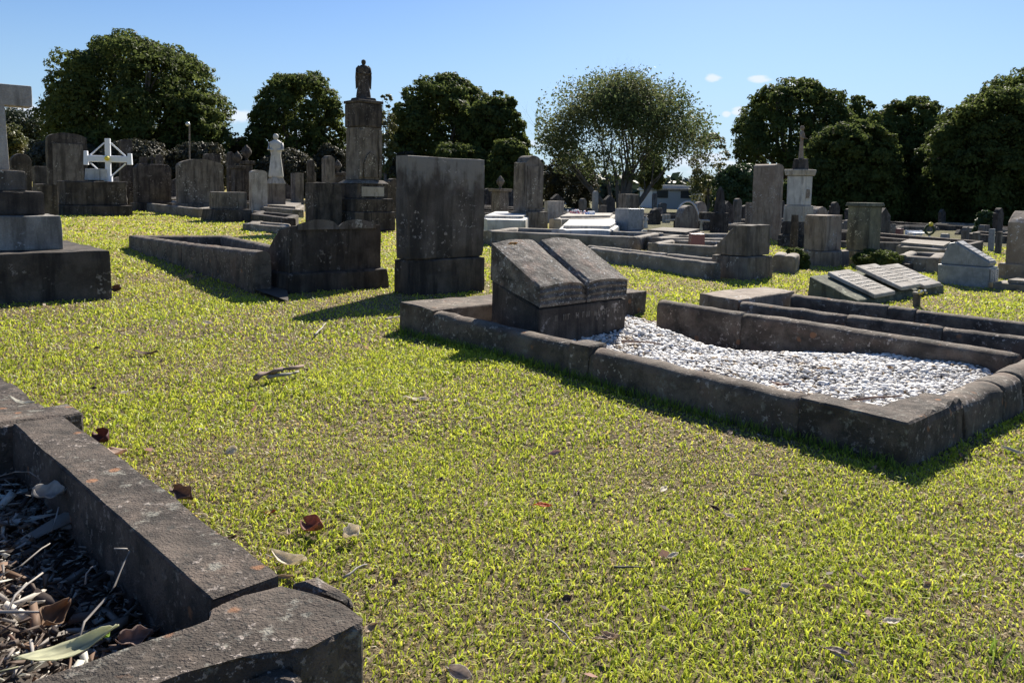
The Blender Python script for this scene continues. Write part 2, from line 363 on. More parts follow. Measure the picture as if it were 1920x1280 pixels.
# ---------------------------------------------------------------- kerbs
def kerb(name, root, p0, p1, width=.11, h=.15, side=1, mat='kerb', z0=-.18, rnd=.04, step=.03, amp=.004, chip=.006, h1=None):
    """one kerb stone from p0 to p1; its body lies on the left (side 1) or right of that line"""
    org = Vector(root.location); p0, p1 = Vector(p0), Vector(p1); d = p1-p0; L = d.length; d.normalize()
    n = Vector((-d.y, d.x, 0))*side; h1 = h if h1 is None else h1
    prof = [(0, z0)]
    for k in range(4): prof.append((0, z0+(h-rnd-z0)*(k+1)/4))
    if rnd > 0:
        K = 9
        for k in range(1, K): a = math.pi*k/K; prof.append((width/2-width/2*math.cos(a), h-rnd+rnd*math.sin(a)**.75))
    else:
        e = .006; prof.append((e, h)); prof += [(width*k/5, h) for k in range(1, 5)]; prof.append((width-e, h)); prof.append((width, h-e))
    for k in range(4): prof.append((width, h-rnd-(h-rnd-z0)*(k+.02)/4))
    prof.append((width, z0))
    nseg = max(2, int(L/step)); verts = []; P = len(prof)
    off = random.random()*40
    for i in range(nseg+1):
        f = i/nseg; q = p0+d*L*f; dz = gz(q.x, q.y)+(h1-h)*f
        e = min(1, min(i, nseg-i)/1.0)
        for s, z in prof:
            v = Vector((q.x+n.x*s, q.y+n.y*s, z+dz)); s_ = Vector((v.x*9+off, v.y*9, v.z*9))
            a = noise.fractal(s_, 1.0, 2.0, 4)*amp
            if z > h-.05:
                c_ = noise.noise(s_*.6); a -= max(0, c_-.12)*chip*2.2
                if i in (0, nseg): a -= .002
            v += (n*((s/width)*2-1)*(1 if z < h-.001 or rnd > 0 else 0)+Vector((0, 0, 1)) * (1 if z > h-rnd-.001 else 0))*a
            verts.append(v-org)
    faces = [(i*P+k, i*P+k+1, (i+1)*P+k+1, (i+1)*P+k) for i in range(nseg) for k in range(P-1)]
    faces += [tuple(range(P)), tuple(nseg*P+k for k in range(P-1, -1, -1))]
    me = bpy.data.meshes.new(name); me.from_pydata([tuple(v) for v in verts], [], faces)
    bm = bmesh.new(); bm.from_mesh(me); bmesh.ops.recalc_face_normals(bm, faces=bm.faces[:]); bm.to_mesh(me); bm.free()
    me.materials.append(M[mat])
    o = link(bpy.data.objects.new(name, me), root)
    if rnd > 0:
        me.polygons.foreach_set('use_smooth', [len(p.vertices) == 4 for p in me.polygons])
    CLEAR.append([p0-n*.005, p1-n*.005, p1+n*width, p0+n*width])
    return o
def kerb_run(root, p0, p1, cuts, name='side_kerb', gap=.0015, **kw):
    """a line of kerb stones with thin open joints, slightly out of line"""
    p0, p1 = Vector(p0), Vector(p1); fr = [0]+list(cuts)+[1]; d = (p1-p0).normalized(); h = kw.pop('h', .15)
    for a, b in zip(fr, fr[1:]):
        kerb(name, root, p0.lerp(p1, a)+d*gap, p0.lerp(p1, b)-d*gap, h=h+random.uniform(-.006, .004), **kw)
def quadblock(name, root, pts, z0, z1, mat='kerb', amp=.004, chip=.01, size=.03, parent=None):
    """block on a four-cornered footprint; pts counter-clockwise in world x,y"""
    org = Vector(root.location); bm = bmesh.new(); pts = [Vector(p) for p in pts]
    lo = [bm.verts.new((p.x-org.x, p.y-org.y, gz(p.x, p.y)+z0-org.z)) for p in pts]; hi = [bm.verts.new((p.x-org.x, p.y-org.y, gz(p.x, p.y)+z1-org.z)) for p in pts]
    n = len(pts); bm.faces.new(lo[::-1]); bm.faces.new(hi)
    for i in range(n): bm.faces.new((lo[i], lo[(i+1) % n], hi[(i+1) % n], hi[i]))
    bmesh.ops.bevel(bm, geom=list(bm.edges), offset=.006, segments=1, affect='EDGES')
    o = bm_obj(name, bm, M[mat], parent or root)
    if size: weather(o, size, amp, 9, chip)
    CLEAR.append(pts); return o

# --- plot with white gravel, right foreground
wg = thing('grave_surround', 'low dark sandstone kerb surround filled with white gravel, in front of the open book stone', 'grave surround', GA, 0)
HT = .15; KW = .115; GW = 1.62
quadblock('head_kerb', wg, [gp(-.02, 0), gp(.30, 0), gp(.30, 1.86), gp(-.02, 1.86)], -.18, .155, 'kerb')
for a, b, h_ in ((.305, 1.32, .145), (1.44, GL-.357, .145)):
    kerb('side_kerb', wg, gp(a, -.01), gp(b, -.005), width=KW, h=h_, side=1, rnd=.045)
quadblock('side_kerb', wg, [gp(1.32, -.018), gp(1.44, -.018), gp(1.44, .11), gp(1.32, .11)], -.1, .158, 'kerb', size=.02)
quadblock('corner_block', wg, [gp(GL-.355, -.012), gp(GL, -.012), gp(GL, .5), gp(GL-.14, .5), gp(GL-.14, .14), gp(GL-.355, .10)], -.18, .15, 'fore', size=.02, amp=.006, chip=.014)
kerb_run(wg, gp(GL, .508), gp(GL, 1.2), [.62], name='foot_kerb', side=1, width=.13, h=.146, rnd=.05)
kerb_run(wg, gp(GL, 1.2), gp(GL, 3.2), [.3, .62], name='foot_kerb', side=1, width=.13, h=.15, rnd=.05)
bk0, bk1 = G(1232, 563, .15), G(1905, 667, .15)
kerb_run(wg, bk0, bk1, [.30], side=1, width=.12, h=.15, rnd=.045)
# --- two narrow plots behind it
ng = thing('grave_surround', 'long rounded stone kerbs with flat grey head slab, behind the white gravel plot', 'grave surround', G(1310, 550, .15), 0)
a_, b_, c_, d_ = G(1310, 550, .15), G(1384, 563, .15), G(1490, 547, .15), G(1430, 537, .15)
quadblock('head_slab', ng, [a_, b_, c_, d_], -.1, .155, 'brown')
k2a, k2b = G(1386, 564, .15), G(1925, 632, .15); k2e = k2a+(k2b-k2a)*1.25
kerb_run(ng, k2a, k2e, [.34, .6], width=.11, h=.147, rnd=.045, side=1)
k3a, k3b = G(1482, 552, .15), G(1925, 604, .15); k3e = k3a+(k3b-k3a)*1.3
kerb_run(ng, k3a, k3e, [.35, .44], width=.11, h=.147, rnd=.045, side=1)
def infill(root, pts, z, mat='soil', name='soil_fill'):
    org = Vector(root.location); vs_ = [(p.x-org.x, p.y-org.y, gz(p.x, p.y)+z-org.z) for p in pts]
    CLEAR.append(pts); return mesh_obj(name, vs_, [tuple(range(len(pts)))], M[mat], root)
infill(ng, [k2a, k2e, k3e, k3a], .035); 
infill(ng, [bk0+W_*.14+U_*.25, bk1+W_*.14+U_*.9, k2e, k2a], .03)

# --- nearest plot, bottom left
fg = thing('grave_surround', 'chipped lichen-spotted sandstone kerb full of dry twigs and bark, nearest bottom left corner', 'grave surround', FB, 0)
kerb('side_kerb', fg, fp(-FL-.02, 0), fp(-.03, 0), width=.112, h=.18, side=-1, mat='fore', rnd=0, step=.012, amp=.0022, chip=.004)
fx = [fp(-.02, -.035), fp(.12, -.06), fp(.13, .10), fp(.05, .9), fp(-.08, .9), fp(-.085, .13), fp(-.03, .125)]
_q = lambda L_, z: [G(x, y, z) for x, y in L_]
pier = _q([(528, 1091), (644, 1127), (675, 1162), (687, 1169), (664, 1176), (638, 1178), (632, 1192), (574, 1211), (556, 1220), (538, 1214), (500, 1227), (452, 1226), (340, 1262)], .178)
pier += [pier[-1]-FW*.75, G(60, 1277, .178)-FW*.75, G(60, 1277, .178)]+_q([(401, 1161), (387, 1143), (393, 1135), (476, 1108)], .178)
quadblock('end_kerb', fg, pier[::-1], -.2, .178, 'fore', size=.014, amp=.0022, chip=.004)
quadblock('corner_chip', fg, _q([(538, 1088), (598, 1071), (640, 1097), (661, 1119), (662, 1134), (647, 1124)], .172)[::-1], -.2, .172, 'fore', size=.012, amp=.002, chip=.006)
quadblock('broken_edge', fg, [pier[10]+FU*.003, pier[9]+FU*.002, pier[8]+FU*.02, pier[8]+FU*.03-FW*.02, pier[11]+FU*.012], -.2, .155, 'fore', size=.012, amp=.003, chip=.006)
quadblock('cross_kerb', fg, [fp(-FL-.16, -.055), fp(-FL-.028, -.055), fp(-FL-.028, 1.1), fp(-FL-.16, 1.1)], -.2, .176, 'fore', size=.016, amp=.004, chip=.012)
kerb('side_kerb', fg, fp(-FL-1.6, .01), fp(-FL-.165, 0), width=.112, h=.165, side=-1, mat='fore', rnd=0, step=.018, amp=.004, chip=.012)

# ---------------------------------------------------------------- many small pieces as one mesh (gravel, litter)
def fast_mesh(name, co, tris, mat, cols=None, smooth=False, quads=False):
    k = 4 if quads else 3
    me = bpy.data.meshes.new(name); me.vertices.add(len(co)); me.vertices.foreach_set('co', co.astype(np.float32).reshape(-1))
    me.loops.add(tris.size); me.loops.foreach_set('vertex_index', tris.reshape(-1).astype(np.int32))
    me.polygons.add(len(tris)); me.polygons.foreach_set('loop_start', np.arange(0, tris.size, k, dtype=np.int32)); me.polygons.foreach_set('loop_total', np.full(len(tris), k, np.int32))
    if smooth: me.polygons.foreach_set('use_smooth', np.ones(len(tris), bool))
    me.update()
    if cols is not None:
        ca = me.color_attributes.new('Col', 'FLOAT_COLOR', 'POINT'); ca.data.foreach_set('color', np.concatenate([cols, np.ones((len(cols), 1))], 1).astype(np.float32).reshape(-1))
    me.materials.append(mat); return link(bpy.data.objects.new(name, me))
def ico(sub):
    bm = bmesh.new(); bmesh.ops.create_icosphere(bm, subdivisions=sub, radius=1); v = np.array([x.co for x in bm.verts]); f = np.array([[y.index for y in x.verts] for x in bm.faces]); bm.free(); return v, f
def rotmats(n, tilt=math.pi):
    a, b_, c = rng.uniform(0, 2*math.pi, n), rng.uniform(-tilt, tilt, n), rng.uniform(0, 2*math.pi, n)
    ca, sa, cb, sb, cc, sc_ = np.cos(a), np.sin(a), np.cos(b_), np.sin(b_), np.cos(c), np.sin(c)
    z = np.zeros(n); o = np.ones(n)
    Rz = np.stack([ca, -sa, z, sa, ca, z, z, z, o], -1).reshape(n, 3, 3); Rx = np.stack([o, z, z, z, cb, -sb, z, sb, cb], -1).reshape(n, 3, 3); Rz2 = np.stack([cc, -sc_, z, sc_, cc, z, z, z, o], -1).reshape(n, 3, 3)
    return Rz@Rx@Rz2
def sstep(x, a, b): t_ = np.clip((x-a)/(b-a), 0, 1); return t_*t_*(3-2*t_)
def hgrav(u, w_):
    h = .045+.02*sstep(u, 1.5, 2.2)
    h = h+.035*np.exp(-(((u-.75)/.45)**2+((w_-1.12)/.22)**2))          # heap beside the book
    h = h-.19*np.exp(-(((u-1.15)/.42)**2+((w_-1.62)/.36)**2))          # hollow against the far kerb
    h = h-.03*sstep(w_, 1.0, 1.55)*(1-sstep(u, .4, .8))
    return h+.014*np.sin(6*u+2*w_)*np.cos(5*w_+1)+.006*np.sin(17*u-9*w_)-.012
v0, f0 = ico(2)
v0 = v0*(1+.13*np.sin(v0[:, [1]]*3+1)*np.cos(v0[:, [2]]*2.3))
NP_ = 18500
u = rng.uniform(.31, GL-.1, NP_); w_ = rng.uniform(.06, 1.60, NP_)
hb = hgrav(u, w_)
keep = ~((u > .52) & (u < .80) & (w_ > .30) & (w_ < .9)); u, w_, hb = u[keep], w_[keep], hb[keep]; n = len(u)
Px = GA.x+U_.x*u+W_.x*w_; Py = GA.y+U_.y*u+W_.y*w_
s = rng.lognormal(math.log(.0082), .3, n)
sc3 = np.stack([s*rng.uniform(.9, 1.45, n), s*rng.uniform(.8, 1.1, n), s*rng.uniform(.5, .8, n)], -1)
vv = v0[None]*sc3[:, None, :]; vv = np.einsum('nij,nkj->nki', rotmats(n, .7), vv)
pz = SLOPE*60*np.tanh(Px/60)+hb+rng.uniform(-.006, .006, n)
vv = vv+np.stack([Px, Py, pz], -1)[:, None, :]
ff = f0[None]+(np.arange(n)*len(v0))[:, None, None]
shade = rng.choice([0, 1, 2, 3], n, p=[.68, .20, .07, .05]); dirt = np.sin(u*5+w_*3+1)*np.sin(w_*6-u*2.2)+.7*np.sin(u*13+w_*9); shade = np.where((dirt > 1.0) & (rng.random(n) < .55), rng.integers(1, 4, n), shade)
pal = np.array([[.70, .68, .645], [.50, .47, .43], [.22, .2, .18], [.35, .25, .15]])
cc = pal[shade]*rng.uniform(.8, 1.15, (n, 1))
mg, tg, bgm = newmat('white_pebbles'); at = N(tg, 'ShaderNodeAttribute'); at.attribute_name = 'Col'; tg.links.new(at.outputs['Color'], bgm.inputs['Base Color']); bgm.inputs['Roughness'].default_value = .65
pb = fast_mesh('gravel', vv.reshape(-1, 3), ff.reshape(-1, 3), mg, np.repeat(np.clip(cc, 0, .8), len(v0), 0), smooth=True)
tag(pb, 'white pebble gravel heaped inside the dark kerb surround', 'gravel', kind='stuff')
# bed under the pebbles
us, ws = np.linspace(.2, GL-.05, 60), np.linspace(.04, 1.62, 40); UU, WW = np.meshgrid(us, ws); HH = hgrav(UU, WW)-.012
bx = GA.x+U_.x*UU+W_.x*WW; by_ = GA.y+U_.y*UU+W_.y*WW
co = np.stack([bx, by_, SLOPE*60*np.tanh(bx/60)+HH], -1).reshape(-1, 3); ii = np.arange(2400).reshape(40, 60)
bed = fast_mesh('gravel_bed', co, np.stack([ii[:-1, :-1], ii[:-1, 1:], ii[1:, 1:], ii[1:, :-1]], -1).reshape(-1, 4), plain('gravel_sand', (.2, .18, .15), .95, var=.5, scale=90), quads=True)
bed['kind'] = 'structure'
CLEAR.append([gp(.1, 0), gp(GL, 0), gp(GL, 1.65), gp(.1, 1.65)])
CLEAR.append([fp(-3.4, .0), fp(.1, .0), fp(.1, 1.2), fp(-3.4, 1.2)])

# ---------------------------------------------------------------- open book stones
def book_desk(name, label, loc, yaw, W, T, hf, hb_, base_h, mat='dark', page='page', spine=.5, rows=0, group=None, zbase=0.0, sz=.02, amp=.003):
    """sloping desk with an open book carved on it. local x = width, -y = front (the low side)"""
    t_ = thing(name, label, 'book headstone', (loc[0], loc[1], gz(loc[0], loc[1])+zbase), yaw, group)
    bm = bmesh.new()
    add_side_profile(bm, [(-T/2, -.1), (-T/2, hf*base_h), (T/2, hf*base_h+(hb_-hf)*.55), (T/2, -.1)], -W/2, W/2, .008)
    o = bm_obj('pedestal', bm, M[mat], t_); weather(o, sz, amp, 10, .008)
    bm = bmesh.new(); K = 14
    for half in (0, 1):                                                 # two swelling pages
        x0 = -W/2-.001 if half == 0 else -W/2+W*spine+.006; x1 = -W/2+W*spine-.006 if half == 0 else W/2+.001
        rows_ = []
        for j in range(9):
            q = j/8; y = -T/2-.005+(T+.012)*q; zb = hf+(hb_-hf)*q
            line = []
            for i in range(K+1):
                f = i/K; g = f if half == 0 else 1-f
                sw = .016*math.sin(math.pi*min(1, g*1.02))**.8*(.6+.6*g)-.016*(g > .97)
                line.append(bm.verts.new((x0+(x1-x0)*f, y, zb+sw)))
            rows_.append(line)
        low_ = [[bm.verts.new((v.co.x*.985, v.co.y*.985, hf*base_h+(hb_-hf)*.5*(j/8)+.01)) for v in (rows_[j][0], rows_[j][-1])] for j in range(9)]
        for j in range(8):
            for i in range(K): bm.faces.new((rows_[j][i], rows_[j][i+1], rows_[j+1][i+1], rows_[j+1][i]))
            bm.faces.new((low_[j][0], rows_[j][0], rows_[j+1][0], low_[j+1][0])); bm.faces.new((rows_[j][-1], low_[j][1], low_[j+1][1], rows_[j+1][-1]))
        # page edges at the front: thin stepped layers
        fr = [bm.verts.new((v.co.x, v.co.y+.002, low_[0][0].co.z)) for v in rows_[0]]; bk = [bm.verts.new((v.co.x, v.co.y, low_[8][0].co.z)) for v in rows_[8]]
        prev = rows_[0]
        for L in range(1, 7):
            q = L/7; cur = [bm.verts.new((a.co.x, a.co.y+(.011 if L % 2 else -.004), a.co.z+(c_.co.z-a.co.z)*q)) for a, c_ in zip(rows_[0], fr)]
            for i in range(K): bm.faces.new((prev[i+1], prev[i], cur[i], cur[i+1]))
            prev = cur
        for i in range(K):
            bm.faces.new((prev[i+1], prev[i], fr[i], fr[i+1])); bm.faces.new((rows_[8][i], rows_[8][i+1], bk[i+1], bk[i]))
    o = bm_obj('open_book', bm, M[page], t_); weather(o, sz, amp*.9, 16, .004)
    if rows:
        bm = bmesh.new()
        for r_ in range(rows):                                          # worn, no longer legible lines of raised letters
            z = hf*base_h*(.62-.26*r_); x = -W*.38+W*.02*r_
            while x < W*.38:
                if random.random() < .82:
                    wd = random.uniform(.010, .018); h_ = .03
                    kind = random.randrange(4)
                    add_box(bm, x, x+.005, -T/2-.004, -T/2+.003, z, z+h_)
                    if kind in (0, 2): add_box(bm, x+wd, x+wd+.005, -T/2-.004, -T/2+.003, z, z+h_)
                    if kind in (0, 1): add_box(bm, x+.005, x+wd, -T/2-.004, -T/2+.003, z+h_*.4, z+h_*.4+.005)
                    if kind == 3: add_box(bm, x+.005, x+wd, -T/2-.004, -T/2+.003, z+h_-.005, z+h_)
                x += random.choice([.03, .033, .05])
        bm_obj('raised_letters', bm, M['kerb_pale'], t_)
    return t_
bc = gp(.863-.185, .25+.345)
book_desk('open_book_headstone', 'blackened stone desk carved as an open book with lichened pages, inside the white gravel plot', bc, GYAW, .69, .37, .335-.04, .55-.05, .62, 'dark', 'page', rows=1, zbase=.035, sz=.014)

# ---------------------------------------------------------------- stones in general
def slab(bm, W, H, T, style, z0=-.05, y=0.0, bev=.012):
    w2 = W/2
    if style == 'flat': pts = [(-w2, z0), (w2, z0), (w2, H), (-w2, H)]
    elif style == 'arch':
        r_ = H-W*.16; pts = [(-w2, z0), (w2, z0)]+[(w2*math.cos(a), r_+W*.16*math.sin(a)) for a in np.linspace(0, math.pi, 13)]
    elif style == 'round':
        r_ = H-w2; pts = [(-w2, z0), (w2, z0)]+[(w2*math.cos(a), r_+w2*math.sin(a)) for a in np.linspace(0, math.pi, 15)]
    elif style == 'shoulder':
        pts = [(-w2, z0), (w2, z0), (w2, H-W*.28), (w2*.72, H-W*.26)]+[(w2*.66*math.cos(a), H-W*.24+W*.24*math.sin(a)) for a in np.linspace(0, math.pi, 11)]+[(-w2*.72, H-W*.26), (-w2, H-W*.28)]
    elif style == 'gable': pts = [(-w2, z0), (w2, z0), (w2, H-W*.3), (0, H), (-w2, H-W*.3)]
    elif style == 'cut': pts = [(-w2, z0), (w2, z0), (w2, H-W*.12), (w2*.8, H), (-w2*.8, H), (-w2, H-W*.12)]
    add_profile(bm, pts, y-T/2, y+T/2, bev)
def headstone(name, label, xl, xr, ytop, D, style='flat', mat='mid', T=.14, plinth=0, pmat=None, cap=False, panel=None, yaw=YAW, group=None, cat='headstone', z0=0.0, rough_=True, cross=False, letters=False, taper=0, pf=(.58, .85)):
    c, W, T = fit(xl, xr, D, T, yaw); H = zat(c, ytop)-z0
    t_ = thing(name, label, cat, (c.x, c.y, gz(c.x, c.y)+z0), yaw, group)
    ph = plinth
    if plinth:
        bm = bmesh.new(); add_box(bm, -W*pf[0], W*pf[0], -T*pf[1], T*pf[1], -.1, ph, .02, .012); o = bm_obj('plinth', bm, M[pmat or mat], t_)
        if D < 11: weather(o, .05, .006, 7, .012)
    bm = bmesh.new(); slab(bm, W, H, T, style, ph+.002 if ph else -.08)
    if taper:
        for v in bm.verts:
            if v.co.z > H*.5: v.co.x *= 1-taper
    o = bm_obj('slab', bm, M[mat], t_)
    if D < 11 and rough_: weather(o, .045, .006, 6, .012)
    elif D < 24 and rough_: weather(o, .12, .006, 5, .01)
    if cap:
        bm = bmesh.new(); add_box(bm, -W/2-.03, W/2+.03, -T/2-.03, T/2+.03, H+.002, H+.05, .06, .008); bm_obj('cap', bm, M[mat], t_)
    if panel:
        bm = bmesh.new(); slab(bm, W*.78, H*.86, .02, 'flat', max(.1, ph+.08), -T/2-.008, .004); bm_obj('inscription_panel', bm, M[panel], t_)
    if cross:
        bm = bmesh.new(); add_box(bm, -.025, .025, -.02, .02, H-.01, H+.22, 0, .004); add_box(bm, -.08, .08, -.021, .021, H+.11, H+.16, 0, .004); bm_obj('small_cross', bm, M[mat], t_)
    if letters:
        bm = bmesh.new(); z = H*.8
        for r_ in range(6):
            x = -W*random.uniform(.25, .36)
            while x < W*.32:
                l = random.uniform(.02, .06); add_box(bm, x, x+l, -T/2-.004, -T/2+.002, z, z+.014); x += l+.018
            z -= H*.085
        bm_obj('worn_lettering', bm, M['inlay'], t_)
    if D < 14: CLEAR.append([c+Vector((math.cos(R(yaw))*a-math.sin(R(yaw))*b_, math.sin(R(yaw))*a+math.cos(R(yaw))*b_, 0)) for a, b_ in ((-W/2, -T/2), (W/2, -T/2), (W/2, T/2), (-W/2, T/2))])
    return t_

# --- stepped cross at the left edge
S0 = G(213, 560, 0); uu, ww = Vector((.674, -.738, 0)), Vector((.738, .674, 0))
hs_ = .57; cc_ = S0-(uu+ww)*hs_
ct = thing('cross_monument', 'tall pale stone cross on four dark square steps at the left edge of the lawn', 'cross monument', (cc_.x, cc_.y, gz(cc_.x, cc_.y)), YAW)
def half_for(px, z):
    lo, hi = .1, .7
    for _ in range(30):
        m_ = (lo+hi)/2; p = cc_+(uu+ww)*m_
        if pix((p.x, p.y, gz(cc_.x, cc_.y)+z))[0] < px: lo = m_
        else: hi = m_
    return lo
pS = cc_+(uu+ww)*hs_
zc = [0]; prev = hs_; halves = [hs_]
z1_ = zat(pS, 475); h3_ = half_for(119, z1_); z2_ = zat(cc_+(uu+ww)*h3_, 408); h2_ = half_for(87, z2_); z3_ = zat(cc_+(uu+ww)*h2_, 362); h1_ = half_for(52, z3_); z4_ = zat(cc_+(uu+ww)*h1_, 322)
for i, (h_, a, b_, mt) in enumerate(((hs_, -.15, z1_, 'dark'), (h3_, z1_+.001, z2_, 'step'), (h2_, z2_+.001, z3_, 'dark'), (h1_, z3_+.001, z4_, 'mid'))):
    bm = bmesh.new(); add_box(bm, -h_, h_, -h_, h_, a, b_, .02, .01); o = bm_obj('step', bm, M[mt], ct); weather(o, .05, .006, 6, .012)
sh = half_for(12, z4_); za = zat(cc_, 197); zb = zat(cc_, 156); zt = zb+.22
bm = bmesh.new(); add_box(bm, -sh, sh, -sh*.7, sh*.7, z4_+.001, zb-.002, .2, .008); add_box(bm, -sh*.45, sh*.3, -sh*.5, sh*.5, zb+.002, zt, .1, .006); o = bm_obj('shaft', bm, M['pale'], ct); weather(o, .05, .003, 6)
lo = .1
while pix(cc_+ww*lo+Vector((0, 0, zb)))[0] < 56: lo += .005
bm = bmesh.new(); add_box(bm, -lo, lo, -sh*.62, sh*.62, za, zb, 0, .01); o = bm_obj('cross_arm', bm, M['pale'], ct); weather(o, .05, .003, 6)
CLEAR.append([cc_+(uu+ww)*hs_, cc_+(ww-uu)*hs_, cc_-(uu+ww)*hs_, cc_+(uu-ww)*hs_])

# --- tall slab and open book, centre left
headstone('tall_headstone', 'tallest broad slab headstone, pale top streaked black, left of the open book plot', 741, 908, 296, 6.0, 'flat', 'slab_top', T=.16, plinth=.27, pmat='dark', pf=(.505, .62))
bkc, bkW, bkT = fit(498, 716, 6.0, .42); bz = zat(bkc, 420)
bt = thing('open_book_headstone', 'dark book desk stone seen from behind, between the left kerb plot and the tallest slab', 'book headstone', (bkc.x, bkc.y, gz(bkc.x, bkc.y)), YAW)
bm = bmesh.new(); add_side_profile(bm, [(-.2, -.1), (-.2, bz), (.0, bz*.93), (.26, bz*.45), (.26, -.1)], -bkW/2, bkW/2, .01); o = bm_obj('pedestal', bm, M['dark'], bt); weather(o, .05, .007, 7, .012)
bm = bmesh.new(); K = 16; rows_ = []
for j in range(4):
    y = -.22+.10*j+.02*(j == 3); ln = []
    for i in range(K+1):
        f = i/K; g = abs(f-.5)*2; sw = .03*math.sin(math.pi*min(1, g*1.05))+(.012 if g > .06 else -.01)
        ln.append(bm.verts.new(((f-.5)*bkW*.86, y, bz+.004+sw-.035*j)))
    rows_.append(ln)
lw = [[bm.verts.new((v.co.x, v.co.y, bz-.03-.035*j)) for v in r_] for j, r_ in enumerate(rows_)]
for j in range(3):
    for i in range(K): bm.faces.new((rows_[j][i], rows_[j][i+1], rows_[j+1][i+1], rows_[j+1][i]))
    bm.faces.new((lw[j][0], rows_[j][0], rows_[j+1][0], lw[j+1][0])); bm.faces.new((rows_[j][-1], lw[j][-1], lw[j+1][-1], rows_[j+1][-1]))
for i in range(K): bm.faces.new((rows_[0][i+1], rows_[0][i], lw[0][i], lw[0][i+1])); bm.faces.new((rows_[3][i], rows_[3][i+1], lw[3][i+1], lw[3][i]))
o = bm_obj('open_book', bm, M['mid'], bt); weather(o, .04, .003, 12, .005)
bm = bmesh.new(); add_box(bm, -bkW*.56, bkW*.56, -.26, .26, -.1, .15, .04, .015); o = bm_obj('plinth', bm, M['dark'], bt); weather(o, .06, .008, 6, .012)
CLEAR.append([bkc+Vector((x_*math.cos(R(YAW))-y_*math.sin(R(YAW)), x_*math.sin(R(YAW))+y_*math.cos(R(YAW)), 0)) for x_, y_ in ((-bkW*.56, -.26), (bkW*.56, -.26), (bkW*.56, .26), (-bkW*.56, .26))])
# kerb of the left plot
lg = thing('grave_surround', 'empty rounded stone kerb plot running left from the dark book desk stone', 'grave surround', G(240, 441, .15), 0)
la, lb, lc_, ld = G(241, 441, .15), G(497, 477, .30), G(428, 441, .15), G(522, 459, .27)
md_ = la.lerp(lb, .5); kerb('side_kerb', lg, la, md_, h=.15, h1=.225, width=.12, mat='kerb'); kerb('side_kerb', lg, md_+(lb-la)*.002, la+(lb-la)*.95, h=.225, h1=.305, width=.12, mat='kerb')
kerb('side_kerb', lg, lc_, lc_+(ld-lc_)*1.1, h=.15, h1=.28, side=-1, width=.11, mat='kerb')
kerb_run(lg, la, lc_, [], name='head_kerb', h=.155, side=-1, width=.13, mat='kerb')
infill(lg, [la, la+(lb-la)*1.1, lc_+(ld-lc_)*1.1, lc_], .03)

# --- desk-backed block and kerb plot, right of the gravel plot
kc, kW, kT = fit(1345, 1450, 8.2, .38); kz = zat(kc, 421)
kt = thing('desk_headstone', 'streaked grey block headstone with sloping left side, behind the long rounded kerbs', 'headstone', (kc.x, kc.y, gz(kc.x, kc.y)), YAW)
bm = bmesh.new(); add_side_profile(bm, [(-.16, .245), (-.15, kz), (-.02, kz), (.19, kz*.62), (.19, .245)], -kW/2, kW/2, .01); o = bm_obj('desk', bm, M['mid'], kt); weather(o, .05, .006, 7, .012)
bm = bmesh.new(); add_box(bm, -kW*.53, kW*.53, -.2, .25, -.1, .24, .02, .015); o = bm_obj('plinth', bm, M['mid'], kt); weather(o, .05, .007, 7, .012)
kg = thing('grave_surround', 'kerb plot with twin rounded rails running left from the streaked block headstone', 'grave surround', G(1100, 459, .17), 0)
ka, kb2, kd = G(1100, 459, .17), G(1338, 484, .17), G(1338, 493, .17)
kerb_run(kg, G(1104, 463, .17), kd, [.36], h=.17, side=1, width=.11, mat='kerb_pale'); kerb_run(kg, ka, kb2, [.3, .66], h=.17, side=1, width=.11, mat='kerb_pale')
CLEAR.append([ka, kd, kc+uu*.2+ww*.35, ka+ww*1.3])

# --- three sloping tablets on one dark base, right
tc0, tW, tT = fit(1518, 1772, 7.0, .42)
tb = thing('triple_tablet_headstone', 'long dark stone base carrying three pale sloping inscribed tablets, right of the rounded kerbs', 'headstone', (tc0.x, tc0.y, gz(tc0.x, tc0.y)), YAW)
_f, _b = tc0+uu*.24, tc0-uu*.2; za_, zb2 = zat(_f, 549), zat(_b, 506)
bm = bmesh.new(); add_side_profile(bm, [(-.24, -.1), (-.22, za_), (.2, zb2), (.22, -.1)], -tW/2, tW/2, .012); o = bm_obj('base', bm, M['moss'], tb); weather(o, .05, .008, 8, .014)
for i, (f, hh_) in enumerate(((-.26, .025), (.03, .05), (.31, .025))):
    bm = bmesh.new(); w2 = tW*.112
    add_side_profile(bm, [(-.25, za_+hh_-.025), (-.25, za_+hh_+.01), (.16, zb2+hh_+.005), (.16, zb2+hh_-.03)], tW*f-w2, tW*f+w2, .01)
    o = bm_obj('tablet', bm, M['pale'], tb); weather(o, .03, .002, 12)
    bm = bmesh.new(); sl = (zb2-za_-.005)/.41
    for r_ in range(6):
        y = -.17+.05*r_; x = -w2*.75
        while x < w2*.7:
            l = random.uniform(.02, .06); z = za_+hh_+.012+(y+.25)*sl
            add_box(bm, tW*f+x, tW*f+x+l, y, y+.012, z-.01, z+.003); x += l+.015
    bm_obj('worn_lettering', bm, M['inlay'], tb)
CLEAR.append([tc0+uu*.25-ww*tW/2, tc0+uu*.25+ww*tW/2, tc0-uu*.25+ww*tW/2, tc0-uu*.25-ww*tW/2])
